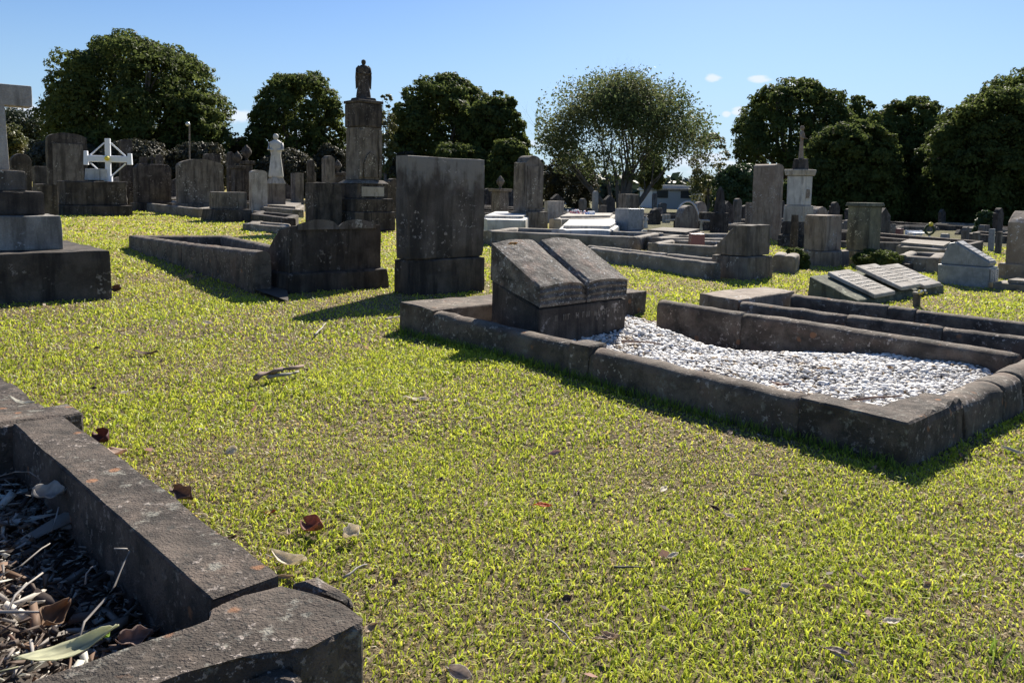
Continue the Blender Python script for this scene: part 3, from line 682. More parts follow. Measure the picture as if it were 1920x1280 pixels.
# stone vase and plot of small stones in front of the tablets
vc = col(1718, 6.3); vz = zat(vc, 548)
vt = thing('stone_vase', 'small square grey stone pot standing by the kerb below the sloping tablets', 'vase', (vc.x, vc.y, gz(vc.x, vc.y)), YAW)
bm = bmesh.new(); add_box(bm, -.022, .022, -.022, .022, 0, vz, -.1, .003); bm_obj('pot', bm, M['mid'], vt)
bm = bmesh.new(); add_box(bm, -.027, .027, -.027, .027, vz-.012, vz+.004, 0, .002); bm_obj('rim', bm, M['pale'], vt)
# --- grey granite desk with two lettered marble plaques
gc, gW, gT = fit(1762, 1875, 8.4, .5)
gt = thing('granite_desk_headstone', 'polished grey granite desk headstone with two white lettered plaques, far right', 'headstone', (gc.x, gc.y, gz(gc.x, gc.y)), YAW)
g1 = zat(gc, 497); g2 = zat(gc, 455); g3 = zat(gc, 480)
bm = bmesh.new(); add_box(bm, -gW/2, gW/2, -.25, .25, -.1, g1, 0, .008); bm_obj('base', bm, M['granite'], gt)
bm = bmesh.new(); add_side_profile(bm, [(-.23, g1+.002), (-.245, g1+.05), (.10, g1+.05+.20), (.17, g1+.23), (.24, g1+.002)], -gW*.40, gW*.40, .012); bm_obj('desk', bm, M['granite'], gt)
def lines(bm, x0, x1, z0, z1, n, fn):
    for r_ in range(n):
        q = z0+(z1-z0)*(r_+.5)/n; x = x0+random.uniform(0, .03)
        while x < x1-.03:
            l = min(random.uniform(.015, .045), x1-x); fn(bm, x, x+l, q); x += l+.012
for s_ in (-1, 1):
    bm = bmesh.new(); xa = -gW*.43 if s_ < 0 else gW*.03; xb_ = xa+gW*.40
    add_box(bm, xa, xb_, -.265, -.252, .06, g1-.02, 0, .002); p_ = bm_obj('plaque', bm, M['white'], gt)
    bm = bmesh.new(); lines(bm, xa+.03, xb_-.02, .075, g1-.035, 5, lambda b_, a, c_, q: add_box(b_, a, c_, -.2675, -.2640, q, q+.009)); bm_obj('plaque_lettering', bm, M['inlay'], p_)
bm = bmesh.new(); sl = (g2-g1)/.24
add_side_profile(bm, [(-.235, g1+.058), (-.24, g1+.068), (.09, g1+.259), (.095, g1+.249)], -gW*.33, gW*.33, .002); p_ = bm_obj('sloping_plaque', bm, M['white'], gt)
bm = bmesh.new()
for r_ in range(6):
    y = -.215+.048*r_; z = g1+.070+(y+.24)/.33*.191; x = -gW*.28
    while x < gW*.27: l = random.uniform(.02, .05); add_box(bm, x, x+l, y, y+.011, z-.006, z+.003); x += l+.014
bm_obj('plaque_lettering', bm, M['inlay'], p_)
gl = thing('grave_surround', 'pale concrete ledger and double white kerb in front of the granite desk stone', 'grave surround', (gc.x, gc.y, gz(gc.x, gc.y)), YAW)
bm = bmesh.new(); add_box(bm, -gW*.6, gW*.62, -2.6, -.3, -.1, .07, 0, .01); bm_obj('kerb_slab', bm, M['kerb_pale'], gl)
bm = bmesh.new(); add_box(bm, -gW*.45, gW*.47, -2.45, -.42, .072, .11, 0, .01); bm_obj('ledger', bm, M['kerb_pale'], gl)
CLEAR.append([gc-ww*gW*.6, gc+ww*gW*.6, gc+ww*gW*.6+uu*2.6, gc-ww*gW*.6+uu*2.6])

# --- left background: monuments behind the lawn
wbc, wbW, wbT = fit(104, 240, 15.6, .8); 
wb = thing('vault_monument', 'wide low dark block monument at the far lawn end, under the white strutted cross', 'monument', (wbc.x, wbc.y, gz(wbc.x, wbc.y)), YAW)
wz = zat(wbc, 340)
bm = bmesh.new(); add_box(bm, -wbW/2, wbW/2, -.4, .4, .2, wz, .03, .02); o = bm_obj('block', bm, M['dark'], wb); weather(o, .1, .01, 5, .01)
bm = bmesh.new(); add_box(bm, -wbW*.56, wbW*.56, -.5, .5, -.1, .198, .02, .02); bm_obj('plinth', bm, M['dark'], wb)
# white cross with struts
xc = wbc+Vector((.02, .1, 0)); x0c = col(205, xc.y); xz = zat(x0c, 260)-wz
wc = thing('white_cross', 'white painted timber cross with diagonal struts and a yellow flower, on the wide dark block', 'cross', (x0c.x, x0c.y, gz(x0c.x, x0c.y)+wz+.0), 15)
hh_ = xz; wd = .045
bm = bmesh.new(); add_box(bm, -wd*1.1, wd*1.1, -.04, .04, .0, hh_, 0, .01); add_box(bm, -wd*1.6, wd*1.6, -.06, .06, 0, .12, 0, .01); bm_obj('upright', bm, M['paint'], wc)
az = hh_*.52
bm = bmesh.new(); add_box(bm, -.42, .44, -.045, .045, az-.055, az+.075, 0, .02); add_box(bm, -.44, -.36, -.06, .06, az-.12, az+.16, .2, .01); add_box(bm, .36, .45, -.06, .06, az-.10, az+.13, .2, .01); bm_obj('cross_bar', bm, M['paint'], wc)
for sx in (-1, 1):
    for up_ in (-1, 1):
        bm = bmesh.new(); add_tube(bm, [(sx*.06, 0, az+up_*.33), (sx*.32, 0, az+up_*.08)], .016, 5); bm_obj('strut', bm, M['paint'], wc)
bm = bmesh.new(); bmesh.ops.create_icosphere(bm, subdivisions=2, radius=.05, matrix=Matrix.Translation((0, -.08, az+.02))); bm_obj('flower', bm, M['yellow'], wc)
bm = bmesh.new(); add_box(bm, -.42, .0, -.1, .0, .03, .26, .1, .01); o = bm_obj('scroll_block', bm, M['white'], wc)

HS = [ # name, label, xl, xr, ytop, D, style, mat, kwargs
 ('headstone', 'broad dark headstone with shallow arched top, behind the left of the wide block', 88, 166, 250, 17.5, 'arch', 'dark', dict(T=.25, plinth=.3, letters=False, panel='mid')),
 ('headstone', 'tall narrow dark slab just right of the white strutted cross', 224, 251, 262, 19, 'arch', 'dark', dict(T=.2)),
 ('headstone', 'squat rounded black headstone between the pale stepped cross and the arched slab', 20, 62, 288, 13.5, 'round', 'dark', dict(T=.2, plinth=.2)),
 ('headstone', 'small dark square stone behind the stepped cross, left of the broad arched slab', 62, 90, 312, 15, 'flat', 'dark', dict(T=.2)),
 ('headstone', 'wide low dark headstone carrying a tiny stone cross', 250, 322, 308, 18.5, 'cut', 'dark', dict(T=.22, plinth=.2, cross=True)),
 ('headstone', 'wide grey headstone with low curved top, below the slender pole cross', 330, 420, 299, 18, 'arch', 'mid', dict(T=.2, plinth=.25)),
 ('headstone', 'dark headstone with curved top peeping over the wide grey curved one', 380, 415, 288, 22, 'arch', 'dark', dict(T=.2)),
 ('headstone', 'pale plain upright slab left of the white statue on its pedestal', 467, 502, 319, 19, 'arch', 'pale', dict(T=.14)),
 ('headstone', 'tall light grey column-like stone left of the great statue monument', 603, 628, 292, 24, 'shoulder', 'mid', dict(T=.3)),
 ('headstone', 'small boxy grey stone right of the white statue', 545, 570, 325, 23, 'flat', 'mid', dict(T=.3)),
 ('headstone', 'broad plain dark slab half hiding the foot of the statue monument', 572, 642, 343, 13.5, 'flat', 'dark', dict(T=.3)),
 ('headstone', 'dark slab with raised corners, far behind the pedestal block', 425, 440, 285, 26, 'shoulder', 'dark', dict(T=.2)),
 ('headstone', 'low dark slab on the far left just right of the big cross steps', 62, 110, 345, 12.5, 'flat', 'dark', dict(T=.3)),
 ('headstone', 'thin dark slab beyond the boxy grey stone', 575, 590, 300, 28, 'round', 'dark', dict(T=.15)),
 ('headstone', 'dark mossy stone peeping between the statue monument and the tallest slab', 722, 748, 335, 20, 'shoulder', 'dark', dict(T=.2)),
 ('headstone', 'tall weathered marble headstone with carved wreath, right of the tallest slab', 962, 1018, 292, 17, 'shoulder', 'mid', dict(T=.35, plinth=.4, panel='mid')),
 ('headstone', 'low pale blue-grey marble slab right of the tall wreath headstone', 1020, 1058, 377, 22, 'flat', 'pale', dict(T=.15)),
 ('headstone', 'square grey headstone with bright lit top edge, in front of the big bare tree', 1158, 1198, 364, 18, 'flat', 'mid', dict(T=.25)),
 ('headstone', 'dark blue-grey block base low in front of the square grey headstone', 1153, 1208, 391, 15.5, 'flat', 'granite', dict(T=.35, plinth=.15)),
 ('headstone', 'brown stone under the curling iron arch', 1266, 1310, 385, 20, 'round', 'brown', dict(T=.2)),
 ('headstone', 'slim grey upright stone left of the leaning narrow slab', 1374, 1391, 372, 25, 'round', 'mid', dict(T=.15)),
 ('headstone', 'narrow leaning brown-edged slab before the round green bush', 1397, 1417, 380, 20, 'flat', 'brown', dict(T=.3)),
 ('headstone', 'tall thick brown slab with rounded top, left of the white statue monument', 1409, 1466, 308, 17, 'arch', 'brown', dict(T=.5)),
 ('headstone', 'streaked brown-grey headstone with bright top edge behind the sloping tablets', 1508, 1579, 403, 10.4, 'flat', 'brown', dict(T=.3, plinth=.2)),
 ('headstone', 'mossy green tall headstone with ledge top behind the sloping tablets', 1588, 1652, 387, 10.8, 'flat', 'moss', dict(T=.3, plinth=.2, cap=True)),
 ('headstone', 'big light-streaked brown headstone cut by the right edge of the picture', 1888, 1945, 395, 9.4, 'gable', 'brown', dict(T=.2, plinth=.2)),
 ('headstone', 'small dark red headstone right of the mossy stone', 1680, 1697, 428, 22, 'flat', 'red', dict(T=.15)),
 ('headstone', 'thin grey post stone between the mossy and the dark red stones', 1670, 1681, 419, 20, 'flat', 'mid', dict(T=.15)),
 ('headstone', 'small cream box stone right of the white bench', 1765, 1784, 438, 22, 'flat', 'pale', dict(T=.2)),
 ('headstone', 'narrow blue-grey post stone below the right-hand trees', 1855, 1868, 429, 16, 'flat', 'granite', dict(T=.12)),
 ('headstone', 'small pale topped post right of the granite desk stone', 1868, 1882, 434, 15, 'flat', 'mid', dict(T=.12)),
 ('headstone', 'low shaded slab left of the granite desk stone', 1676, 1736, 492, 10, 'flat', 'dark', dict(T=.2)),
 ('headstone', 'short wide shaded slab just behind the granite desk stone', 1736, 1772, 478, 11.5, 'flat', 'brown', dict(T=.2)),
 ('headstone', 'dark low stone left of the small obelisk', 1305, 1335, 398, 21, 'flat', 'dark', dict(T=.2)),
 ('headstone', 'dark shadowed stone behind the curling iron arch', 1215, 1240, 392, 24, 'shoulder', 'dark', dict(T=.15)),
 ('headstone', 'grey upright stone left of the square lit-topped headstone', 1085, 1100, 372, 27, 'round', 'mid', dict(T=.15)),
 ('headstone', 'pale slim stone just left of the big tree trunk', 1110, 1122, 358, 30, 'round', 'pale', dict(T=.15)),
 ('headstone', 'faint grey stone right of the big tree trunk', 1222, 1232, 362, 34, 'round', 'mid', dict(T=.15)),
]
for a in HS:
    headstone(a[0], a[1], *a[2:6], style=a[6], mat=a[7], **a[8])
# further small stones standing in the shade of the right-hand trees and in the distance, each told apart by what is next to it
far = [(1590, 412, 24, 'mid', 'round', 'small rounded stone peeping just left of the mossy tall headstone'), (1660, 432, 26, 'pale', 'flat', 'tiny pale stone just right of the mossy tall headstone'),
 (1757, 425, 30, 'mid', 'round', 'small grey stone in deep shade behind the wreath'), (1800, 430, 26, 'dark', 'gable', 'small pointed dark stone above the granite desk stone'),
 (1812, 425, 20, 'mid', 'round', 'slim post-like stone with lit tip above the granite desk stone'), (1833, 436, 18, 'mid', 'flat', 'low stone with lit top between granite desk and narrow post stones'),
 (1490, 402, 12, 'dark', 'flat', 'dark narrow stone between the white monument and the streaked brown headstone'),
 (1250, 402, 26, 'pale', 'flat', 'small pale stone at the left foot of the iron arch'), (1130, 385, 24, 'mid', 'flat', 'low grey stone in front of the big tree trunk'),
 (1045, 392, 30, 'dark', 'round', 'small dark round stone behind the pale blue-grey slab'), (448, 300, 30, 'dark', 'round', 'dark far stone in front of the middle-left tree'),
 (525, 300, 34, 'dark', 'flat', 'dark far stone half hidden behind the white statue'), (300, 290, 30, 'dark', 'round', 'dark far stone behind the wide stone with the tiny cross'),
 (270, 295, 26, 'dark', 'flat', 'dark far slab between the narrow slab and the tiny stone cross'), (645, 322, 28, 'dark', 'round', 'dark stone just left of the great statue shaft'),
 (585, 320, 30, 'mid', 'shoulder', 'grey shouldered stone behind the broad plain dark slab')]
for i, (x, yt, D, mt, st, lb) in enumerate(far):
    headstone('headstone', lb, x-8, x+8, yt, D, st, mt, T=.12)

# low block on stepped plinth, centre left
pbk, pW, pT = fit(392, 464, 15.2, .55); pz = zat(pbk, 360)
pt = thing('block_headstone', 'squat dark block on a wide stepped plinth beside the pale kerb plot, mid left', 'headstone', (pbk.x, pbk.y, gz(pbk.x, pbk.y)), YAW)
bm = bmesh.new(); add_box(bm, -pW/2, pW/2, -.28, .28, .25, pz, .03, .015); o = bm_obj('block', bm, M['mid'], pt); weather(o, .1, .008, 5, .01)
bm = bmesh.new(); add_box(bm, -pW*.78, pW*.70, -.4, .4, -.1, .248, .14, .015); bm_obj('plinth', bm, M['dark'], pt)
# pole cross
pc = col(356, 21); pz2 = zat(pc, 235)
pp = thing('pole_cross', 'very slender pale metal pole rising above the wide curved grey headstone', 'pole', (pc.x, pc.y, gz(pc.x, pc.y)))
bm = bmesh.new(); add_tube(bm, [(0, 0, 0), (.02, 0, pz2)], [.024, .018], 6); bm_obj('pole', bm, M['mid'], pp)
bm = bmesh.new(); bmesh.ops.create_icosphere(bm, subdivisions=2, radius=.06, matrix=Matrix.Translation((-.02, 0, pz2+.03))); bm_obj('finial', bm, M['rail'], pp)

def figure(bm, H, wings=False, wide=1.0, arms='folded'):
    """robed statue, head at the top, facing -y"""
    add_lathe(bm, [(.15*H*wide, 0), (.155*H*wide, .04*H), (.125*H*wide, .3*H), (.10*H*wide, .52*H), (.115*H*wide, .62*H), (.13*H*wide, .74*H), (.125*H*wide, .80*H), (.07*H*wide, .845*H), (.036*H, .87*H)], seg=18, sy=.72)
    add_lathe(bm, [(.03*H, .86*H), (.052*H, .89*H), (.062*H, .93*H), (.055*H, .975*H), (.025*H, .998*H)], seg=12, sy=1.1)
    for s_ in (-1, 1):
        add_tube(bm, [(s_*.12*H*wide, 0, .79*H), (s_*.15*H*wide, -.03*H, .64*H), (s_*.05*H, -.11*H, .62*H)], [.035*H, .03*H, .022*H], 7)
        if wings:
            add_profile(bm, [(s_*.02*H, .52*H), (s_*.11*H, .34*H), (s_*.2*H, .22*H), (s_*.215*H, .55*H), (s_*.2*H, .78*H), (s_*.13*H, .86*H), (s_*.05*H, .8*H)][::s_], .06*H, .10*H, .008*H)
# --- great statue monument
mc = col(681, 14.0); gzm = gz(mc.x, mc.y)
mm = thing('statue_monument', 'tallest dark monument with winged figure on a square column, centre left skyline', 'monument', (mc.x, mc.y, gzm), YAW)
def tier(name, xl, xr, yb, yt, mt, taper=.0, gap=.002, bev=.02, parent=mm, cen=None, yaw=YAW, ratio=1.0):
    cen = mc if cen is None else cen
    Wd = (xr-xl)/F*cen.y/(abs(math.cos(R(yaw)))+ratio*abs(math.sin(R(yaw)))); z0_, z1_ = zat(cen, yb), zat(cen, yt)
    bm = bmesh.new(); add_box(bm, -Wd/2, Wd/2, -Wd*ratio/2, Wd*ratio/2, z0_+gap, z1_, taper, bev); return bm_obj(name, bm, M[mt], parent), Wd, z0_, z1_
tier('plinth', 624, 746, 432, 396, 'dark'); o, *_ = tier('lower_step', 628, 742, 396, 372, 'dark')
o, Wd, a, b_ = tier('die', 636, 729, 372, 345, 'dark', .03); weather(o, .08, .004, 6)
bm = bmesh.new(); add_box(bm, -Wd*.36, Wd*.36, -Wd/2-.012, -Wd/2+.01, a+.04, b_-.05, 0, .004); bm_obj('inscription_panel', bm, M['pale'], mm)
tier('die_cap', 632, 732, 345, 338, 'mid', .25)
o, Wd, a, b_ = tier('shaft', 649, 716, 338, 240, 'mid', .02)
bm = bmesh.new(); rr = .05
for sx in (-1, 1): add_box(bm, sx*Wd*.44-.03, sx*Wd*.44+.03, -Wd/2-.03, -Wd/2+.02, a+.05, b_-.05, 0, .006)
add_profile(bm, [(-Wd*.3, a+.05), (Wd*.3, a+.05), (Wd*.3, a+.3), (Wd*.15, a+.45), (0, a+.5), (-Wd*.15, a+.45), (-Wd*.3, a+.3)], -Wd/2-.03, -Wd/2+.02, .006); bm_obj('corner_pilaster', bm, M['mid'], mm)
tier('upper_block', 645, 716, 240, 196, 'dark', .0); tier('cornice', 643, 719, 196, 190, 'dark', .0); tier('pedestal_top', 655, 706, 190, 184, 'dark', .1)
z0_, z1_ = zat(mc, 184), zat(mc, 112); st = bmesh.new(); figure(st, z1_-z0_, wings=True, wide=1.25)
for v in st.verts: v.co.z += z0_
o = bm_obj('statue', st, M['dark'], mm, True); o.rotation_euler = (0, 0, R(-30))
# --- white statue on a pedestal (left)
ac = col(518, 20); at_ = thing('statue', 'white draped statue on a small grey pedestal, middle left distance', 'statue', (ac.x, ac.y, gz(ac.x, ac.y)), YAW)
tier('pedestal', 500, 537, 392, 345, 'mid', .05, parent=at_, cen=ac); tier('pedestal_cap', 499, 538, 345, 333, 'pale', .3, parent=at_, cen=ac)
z0_, z1_ = zat(ac, 333), zat(ac, 251); st = bmesh.new(); figure(st, z1_-z0_, wide=1.1)
for v in st.verts: v.co.z += z0_
o = bm_obj('figure', st, M['white'], at_, True); o.rotation_euler = (0, 0, R(-35))
# --- white monument with figure (right)
rc = col(1494, 14.5); rt = thing('statue_monument', 'white marble monument with a slender brown figure on top and a dark iron-railed base, right', 'monument', (rc.x, rc.y, gz(rc.x, rc.y)), YAW)
tier('base', 1458, 1530, 462, 440, 'dark', parent=rt, cen=rc); tier('base_step', 1464, 1524, 440, 416, 'dark', parent=rt, cen=rc)
o, Wd, a, b_ = tier('lower_die', 1464, 1521, 416, 385, 'pale', .03, parent=rt, cen=rc); o, Wd, a, b_ = tier('die', 1471, 1517, 385, 330, 'white', -.03, parent=rt, cen=rc); tier('cornice', 1466, 1522, 330, 318, 'pale', -.1, parent=rt, cen=rc); tier('pedestal', 1480, 1512, 318, 298, 'dark', .15, parent=rt, cen=rc)
bm = bmesh.new(); add_box(bm, -.05, .05, -Wd/2-.02, -Wd/2+.01, a+.14, a+.30, 0, .004); bm_obj('carved_star', bm, M['brown'], rt)
z0_, z1_ = zat(rc, 298), zat(rc, 236); st = bmesh.new(); figure(st, z1_-z0_, wide=.62)
for v in st.verts: v.co.z += z0_
o = bm_obj('figure', st, M['brown'], rt, True)
# urns
for x, yt, yb, D, lb in ((937, 330, 400, 19, 'stone pillar topped by a draped urn between the tallest slab and the wreath headstone'), (446, 284, 345, 25, 'left of two dark pillars topped by stone urns behind the block on stepped plinth'), (463, 272, 345, 25.5, 'taller right of two dark pillars topped by stone urns behind the block on stepped plinth'), (633, 300, 345, 26, 'small urn pillar standing left of the great column shaft')):
    uc = col(x, D); H = zat(uc, yt); ut = thing('urn_pillar', lb, 'pillar', (uc.x, uc.y, gz(uc.x, uc.y)), YAW); hw = .16
    bm = bmesh.new(); add_box(bm, -hw, hw, -hw, hw, -.1, H*.68, .08, .015); add_box(bm, -hw*1.25, hw*1.25, -hw*1.25, hw*1.25, H*.681, H*.74, -.06, .01); bm_obj('pillar', bm, M['mid' if x > 900 else 'dark'], ut)
    bm = bmesh.new(); k = H*.26/.4; add_lathe(bm, [(r_*k, H*.742+z*k) for r_, z in ((.06, 0), (.03, .05), (.06, .09), (.12, .18), (.13, .25), (.09, .29), (.10, .31), (.05, .35), (.015, .40))], seg=12); bm_obj('urn', bm, M['mid' if x > 900 else 'dark'], ut, True)
# obelisk
oc = col(1348, 20); H = zat(oc, 349); ot = thing('obelisk', 'small dark pointed obelisk on square base left of the round green bush', 'obelisk', (oc.x, oc.y, gz(oc.x, oc.y)), YAW)
bm = bmesh.new(); add_box(bm, -.17, .17, -.17, .17, -.1, H*.42, .03, .01); bm_obj('base', bm, M['dark'], ot)
bm = bmesh.new(); add_box(bm, -.12, .12, -.12, .12, H*.422, H*.9, .5, .004); add_box(bm, -.06, .06, -.06, .06, H*.901, H, .95); bm_obj('shaft', bm, M['dark'], ot)
# iron arch with scrolls over the brown stone
ic = col(1288, 20.4); it = thing('iron_arch', 'pale curling iron arch with leafy wreath before the pale grey-white building', 'iron arch', (ic.x, ic.y, gz(ic.x, ic.y)), 0)
k = 20.4/F; zb_ = zat(ic, 414); zt_ = zat(ic, 378)
pts = [(-40*k, 0, zb_), (-22*k, 0, zb_+.02)]+[(20*k*-math.cos(a), 0, zb_+.06+(zt_-zb_-.06)*math.sin(a)) for a in np.linspace(.25, math.pi-.25, 10)]+[(22*k, 0, zb_+.02), (42*k, 0, zb_)]
bm = bmesh.new(); add_tube(bm, pts, .03, 6); bm_obj('arch_rail', bm, M['rail'], it)
bm = bmesh.new()
for a in np.linspace(.1, math.pi-.1, 16): bmesh.ops.create_icosphere(bm, subdivisions=1, radius=.06, matrix=Matrix.Translation((15*k*-math.cos(a), 0, zb_+.05+.75*(zt_-zb_)*math.sin(a))))
bm_obj('wreath', bm, M['hedge'], it)
for sx in (-1, 1):
    bm = bmesh.new(); add_tube(bm, [(sx*24*k, 0, -.05), (sx*24*k, 0, zb_)], .025, 5); bm_obj('post', bm, M['iron'], it)
# white garden bench in the shade
bc2 = col(1718, 23); bt2 = thing('bench', 'white slatted garden bench in the shade of the right-hand trees', 'bench', (bc2.x, bc2.y, gz(bc2.x, bc2.y)), 5)
k = 23/F*16; H = zat(bc2, 432)
for i in range(3):
    bm = bmesh.new(); z = H-.06-.09*i; add_box(bm, -k, k, .1, .13, z, z+.05); bm_obj('back_slat', bm, M['paint'], bt2)
bm = bmesh.new(); [add_box(bm, -k, k, -.3+.13*i, -.2+.13*i, H*.5, H*.5+.03) for i in range(3)]; bm_obj('seat', bm, M['paint'], bt2)
for sx in (-1, 1):
    for y, z in ((.14, H), (-.27, H*.5)):
        bm = bmesh.new(); add_box(bm, sx*k*.92-.025, sx*k*.92+.025, y-.02, y+.02, -.05, z-.003); bm_obj('leg', bm, M['paint'], bt2)
wc2 = col(1742, 22.5); wt2 = thing('wreath', 'round green memorial wreath with orange flower standing right of the white bench', 'wreath', (wc2.x, wc2.y, gz(wc2.x, wc2.y)+.22))
bm = bmesh.new()
for a in np.linspace(0, 2*math.pi, 20, endpoint=False): bmesh.ops.create_icosphere(bm, subdivisions=1, radius=.04, matrix=Matrix.Translation((.13*math.cos(a), 0, .13*math.sin(a))))
bm_obj('ring', bm, M['hedge'], wt2)
bm = bmesh.new(); bmesh.ops.create_icosphere(bm, subdivisions=1, radius=.07, matrix=Matrix.Translation((0, -.06, .16))); bm_obj('flower', bm, M['yellow'], wt2)
# small ornaments
def ornament(name, label, cat, px, py, D, w_, h_, mat, shape='figurine', z=None):
    c = col(px, D); z0_ = zat(c, py) if z is None else z
    t_ = thing(name, label, cat, (c.x, c.y, gz(c.x, c.y)+max(0, z0_)), 0)
    bm = bmesh.new()
    if shape == 'figurine': figure(bm, h_, wide=w_/h_*3)
    elif shape == 'box': add_box(bm, -w_/2, w_/2, -w_/2, w_/2, 0, h_, .05, .01)
    bm_obj('body', bm, M[mat], t_, shape == 'figurine')
    if shape == 'flowers':
        pass
    return t_
ornament('figurine', 'tiny white angel figurine right of the dark blue-grey block', 'figurine', 1210, 428, 15.5, .1, .26, 'white')
ornament('figurine', 'tiny grey figurine under the left foot of the small obelisk', 'figurine', 1314, 432, 17, .09, .24, 'pale')
ornament('flower_box', 'reddish terracotta box standing on the grey kerbs left of the streaked block headstone', 'planter', 1305, 460, 11.2, .2, .17, 'red', 'box')
ornament('planter', 'small white cube pot among the bright flowers by the pale marble slab', 'planter', 1108, 410, 21, .2, .2, 'paint', 'box')
def bouquet(px, py, D, w_, cols, label, name='flower_bunch'):
    c = col(px, D); t_ = thing(name, label, 'flowers', (c.x, c.y, gz(c.x, c.y)+max(0.0, zat(c, py))))
    bm = bmesh.new(); zz_ = w_*1.5
    for _ in range(14): x = random.uniform(-w_, w_)*.7; add_tube(bm, [(x*.4, 0, 0), (x, random.uniform(-.3, .3)*w_, zz_*.8)], w_*.04, 4)
    bm_obj('stems', bm, M['hedge'], t_)
    for cm in cols:
        bm = bmesh.new()
        for _ in range(9): bmesh.ops.create_icosphere(bm, subdivisions=1, radius=random.uniform(.13, .28)*w_, matrix=Matrix.Translation((random.uniform(-w_, w_), random.uniform(-.5, .5)*w_, zz_*.6+random.uniform(0, .5)*zz_)))
        bm_obj('blossoms', bm, M[cm], t_)
bouquet(1075, 412, 21, .16, ['pink', 'paint'], 'pink and white flower bunch left in the row before the pale marble slab')
bouquet(1090, 412, 21, .14, ['paint', 'pink'], 'mostly white flower bunch in the middle of the bright row')
bouquet(1104, 410, 20.6, .10, ['bluefl', 'paint'], 'blue and white flowers on the right of the bright row')
bouquet(1728, 558, 6.25, .035, ['paint', 'yellow'], 'small white and yellow flowers by the stone pot')
bouquet(1345, 382, 20.2, .1, ['yellow'], 'yellow flowers beside the small obelisk')

# kerb plots and ledger slabs seen edge-on across the middle distance
def plot(label, pts, z, mat='kerb_pale', fill=None, wdt=.14, top=None):
    """four photo pixels of the kerb top -> a rectangular kerb frame, optionally with a ledger slab"""
    q = [G(x, y, z) for x, y in pts]; g_ = thing('grave_surround', label, 'grave surround', (q[0].x, q[0].y, gz(q[0].x, q[0].y)), 0)
    for i in range(4):
        a, b__ = q[i], q[(i+1) % 4]
        if (b__-a).length < .3: continue
        cen = sum(q, Vector())/4; s_ = 1 if (b__-a).cross(cen-a).z > 0 else -1
        kerb('kerb', g_, a, b__, width=wdt, h=z, side=s_, mat=mat, rnd=.03, step=.2, amp=.004)
    if fill:
        org = g_.location; bm = bmesh.new(); cen = sum(q, Vector())/4
        p_ = [cen+(v-cen)*.86 for v in q]; zz = z+.05 if fill != 'soil' else .02
        lo = [bm.verts.new((v.x-org.x, v.y-org.y, gz(v.x, v.y)-org.z-.05)) for v in p_]; hi = [bm.verts.new((v.x-org.x, v.y-org.y, gz(v.x, v.y)-org.z+zz)) for v in p_]
        bm.faces.new(hi); [bm.faces.new((lo[i], lo[(i+1) % 4], hi[(i+1) % 4], hi[i])) for i in range(4)]
        bm_obj('ledger' if fill != 'soil' else 'soil_fill', bm, M[fill], g_)
    CLEAR.append(q); return g_
plot('long pale-topped kerb plot right of the wide dark block, mid left lawn', [(262, 379), (372, 391), (420, 385), (330, 376)], .2)
plot('flat kerb plot with bright concrete end, right of the squat block on stepped plinth', [(470, 386), (560, 393), (572, 383), (490, 376)], .2, fill='kerb_pale')
plot('second flat kerb plot at the right foot of the squat block, nearer the lawn', [(470, 400), (540, 409), (560, 402), (485, 395)], .2, 'dark')
plot('low mauve-grey kerb strip in the grass behind the book desk stone', [(455, 418), (535, 425), (545, 419), (480, 414)], .12)
plot('bright white marble ledger left of the tall wreath headstone', [(900, 410), (985, 411), (1000, 400), (925, 400)], .3, 'white', 'white')
plot('long white marble ledger right of the tall wreath headstone', [(1045, 430), (1150, 430), (1175, 413), (1060, 416)], .25, 'white', 'white')
plot('white-edged ledger under the bright row of flowers', [(1040, 410), (1150, 408), (1155, 402), (1060, 402)], .25, 'pale', 'pale')
plot('long dark-sided kerb plot with pale rim behind the twin rounded rails', [(905, 432), (1195, 444), (1240, 436), (960, 426)], .22, 'kerb_pale', 'soil')
plot('kerb plot with tilted slab left of the terracotta box', [(1205, 436), (1290, 442), (1320, 434), (1240, 430)], .2, 'kerb_pale', 'mid')
plot('narrow pale kerb plot behind the terracotta box', [(1220, 445), (1375, 447), (1400, 438), (1290, 436)], .2, 'kerb_pale')
plot('low kerb plot just behind the streaked block headstone, left part', [(1215, 455), (1350, 462), (1375, 452), (1250, 449)], .18, 'kerb_pale')
plot('kerb plot with grass tuft right of the streaked block headstone', [(1448, 478), (1490, 481), (1500, 474), (1455, 471)], .2, 'kerb_pale')
plot('wide pale kerb plot between the dark red stone and the granite desk stone', [(1680, 460), (1775, 468), (1790, 458), (1700, 452)], .2, 'kerb_pale', 'kerb_pale')
plot('shaded kerb plot in front of the white bench', [(1680, 478), (1760, 484), (1775, 474), (1700, 470)], .2, 'kerb_pale', 'soil')
plot('low dark kerb plot at the far left behind the stepped cross', [(50, 372), (125, 378), (140, 368), (70, 364)], .2, 'dark')
plot('pale low kerb plot just behind the squat block, left of the pale plain slab', [(250, 370), (330, 372), (345, 364), (270, 362)], .22, 'dark')

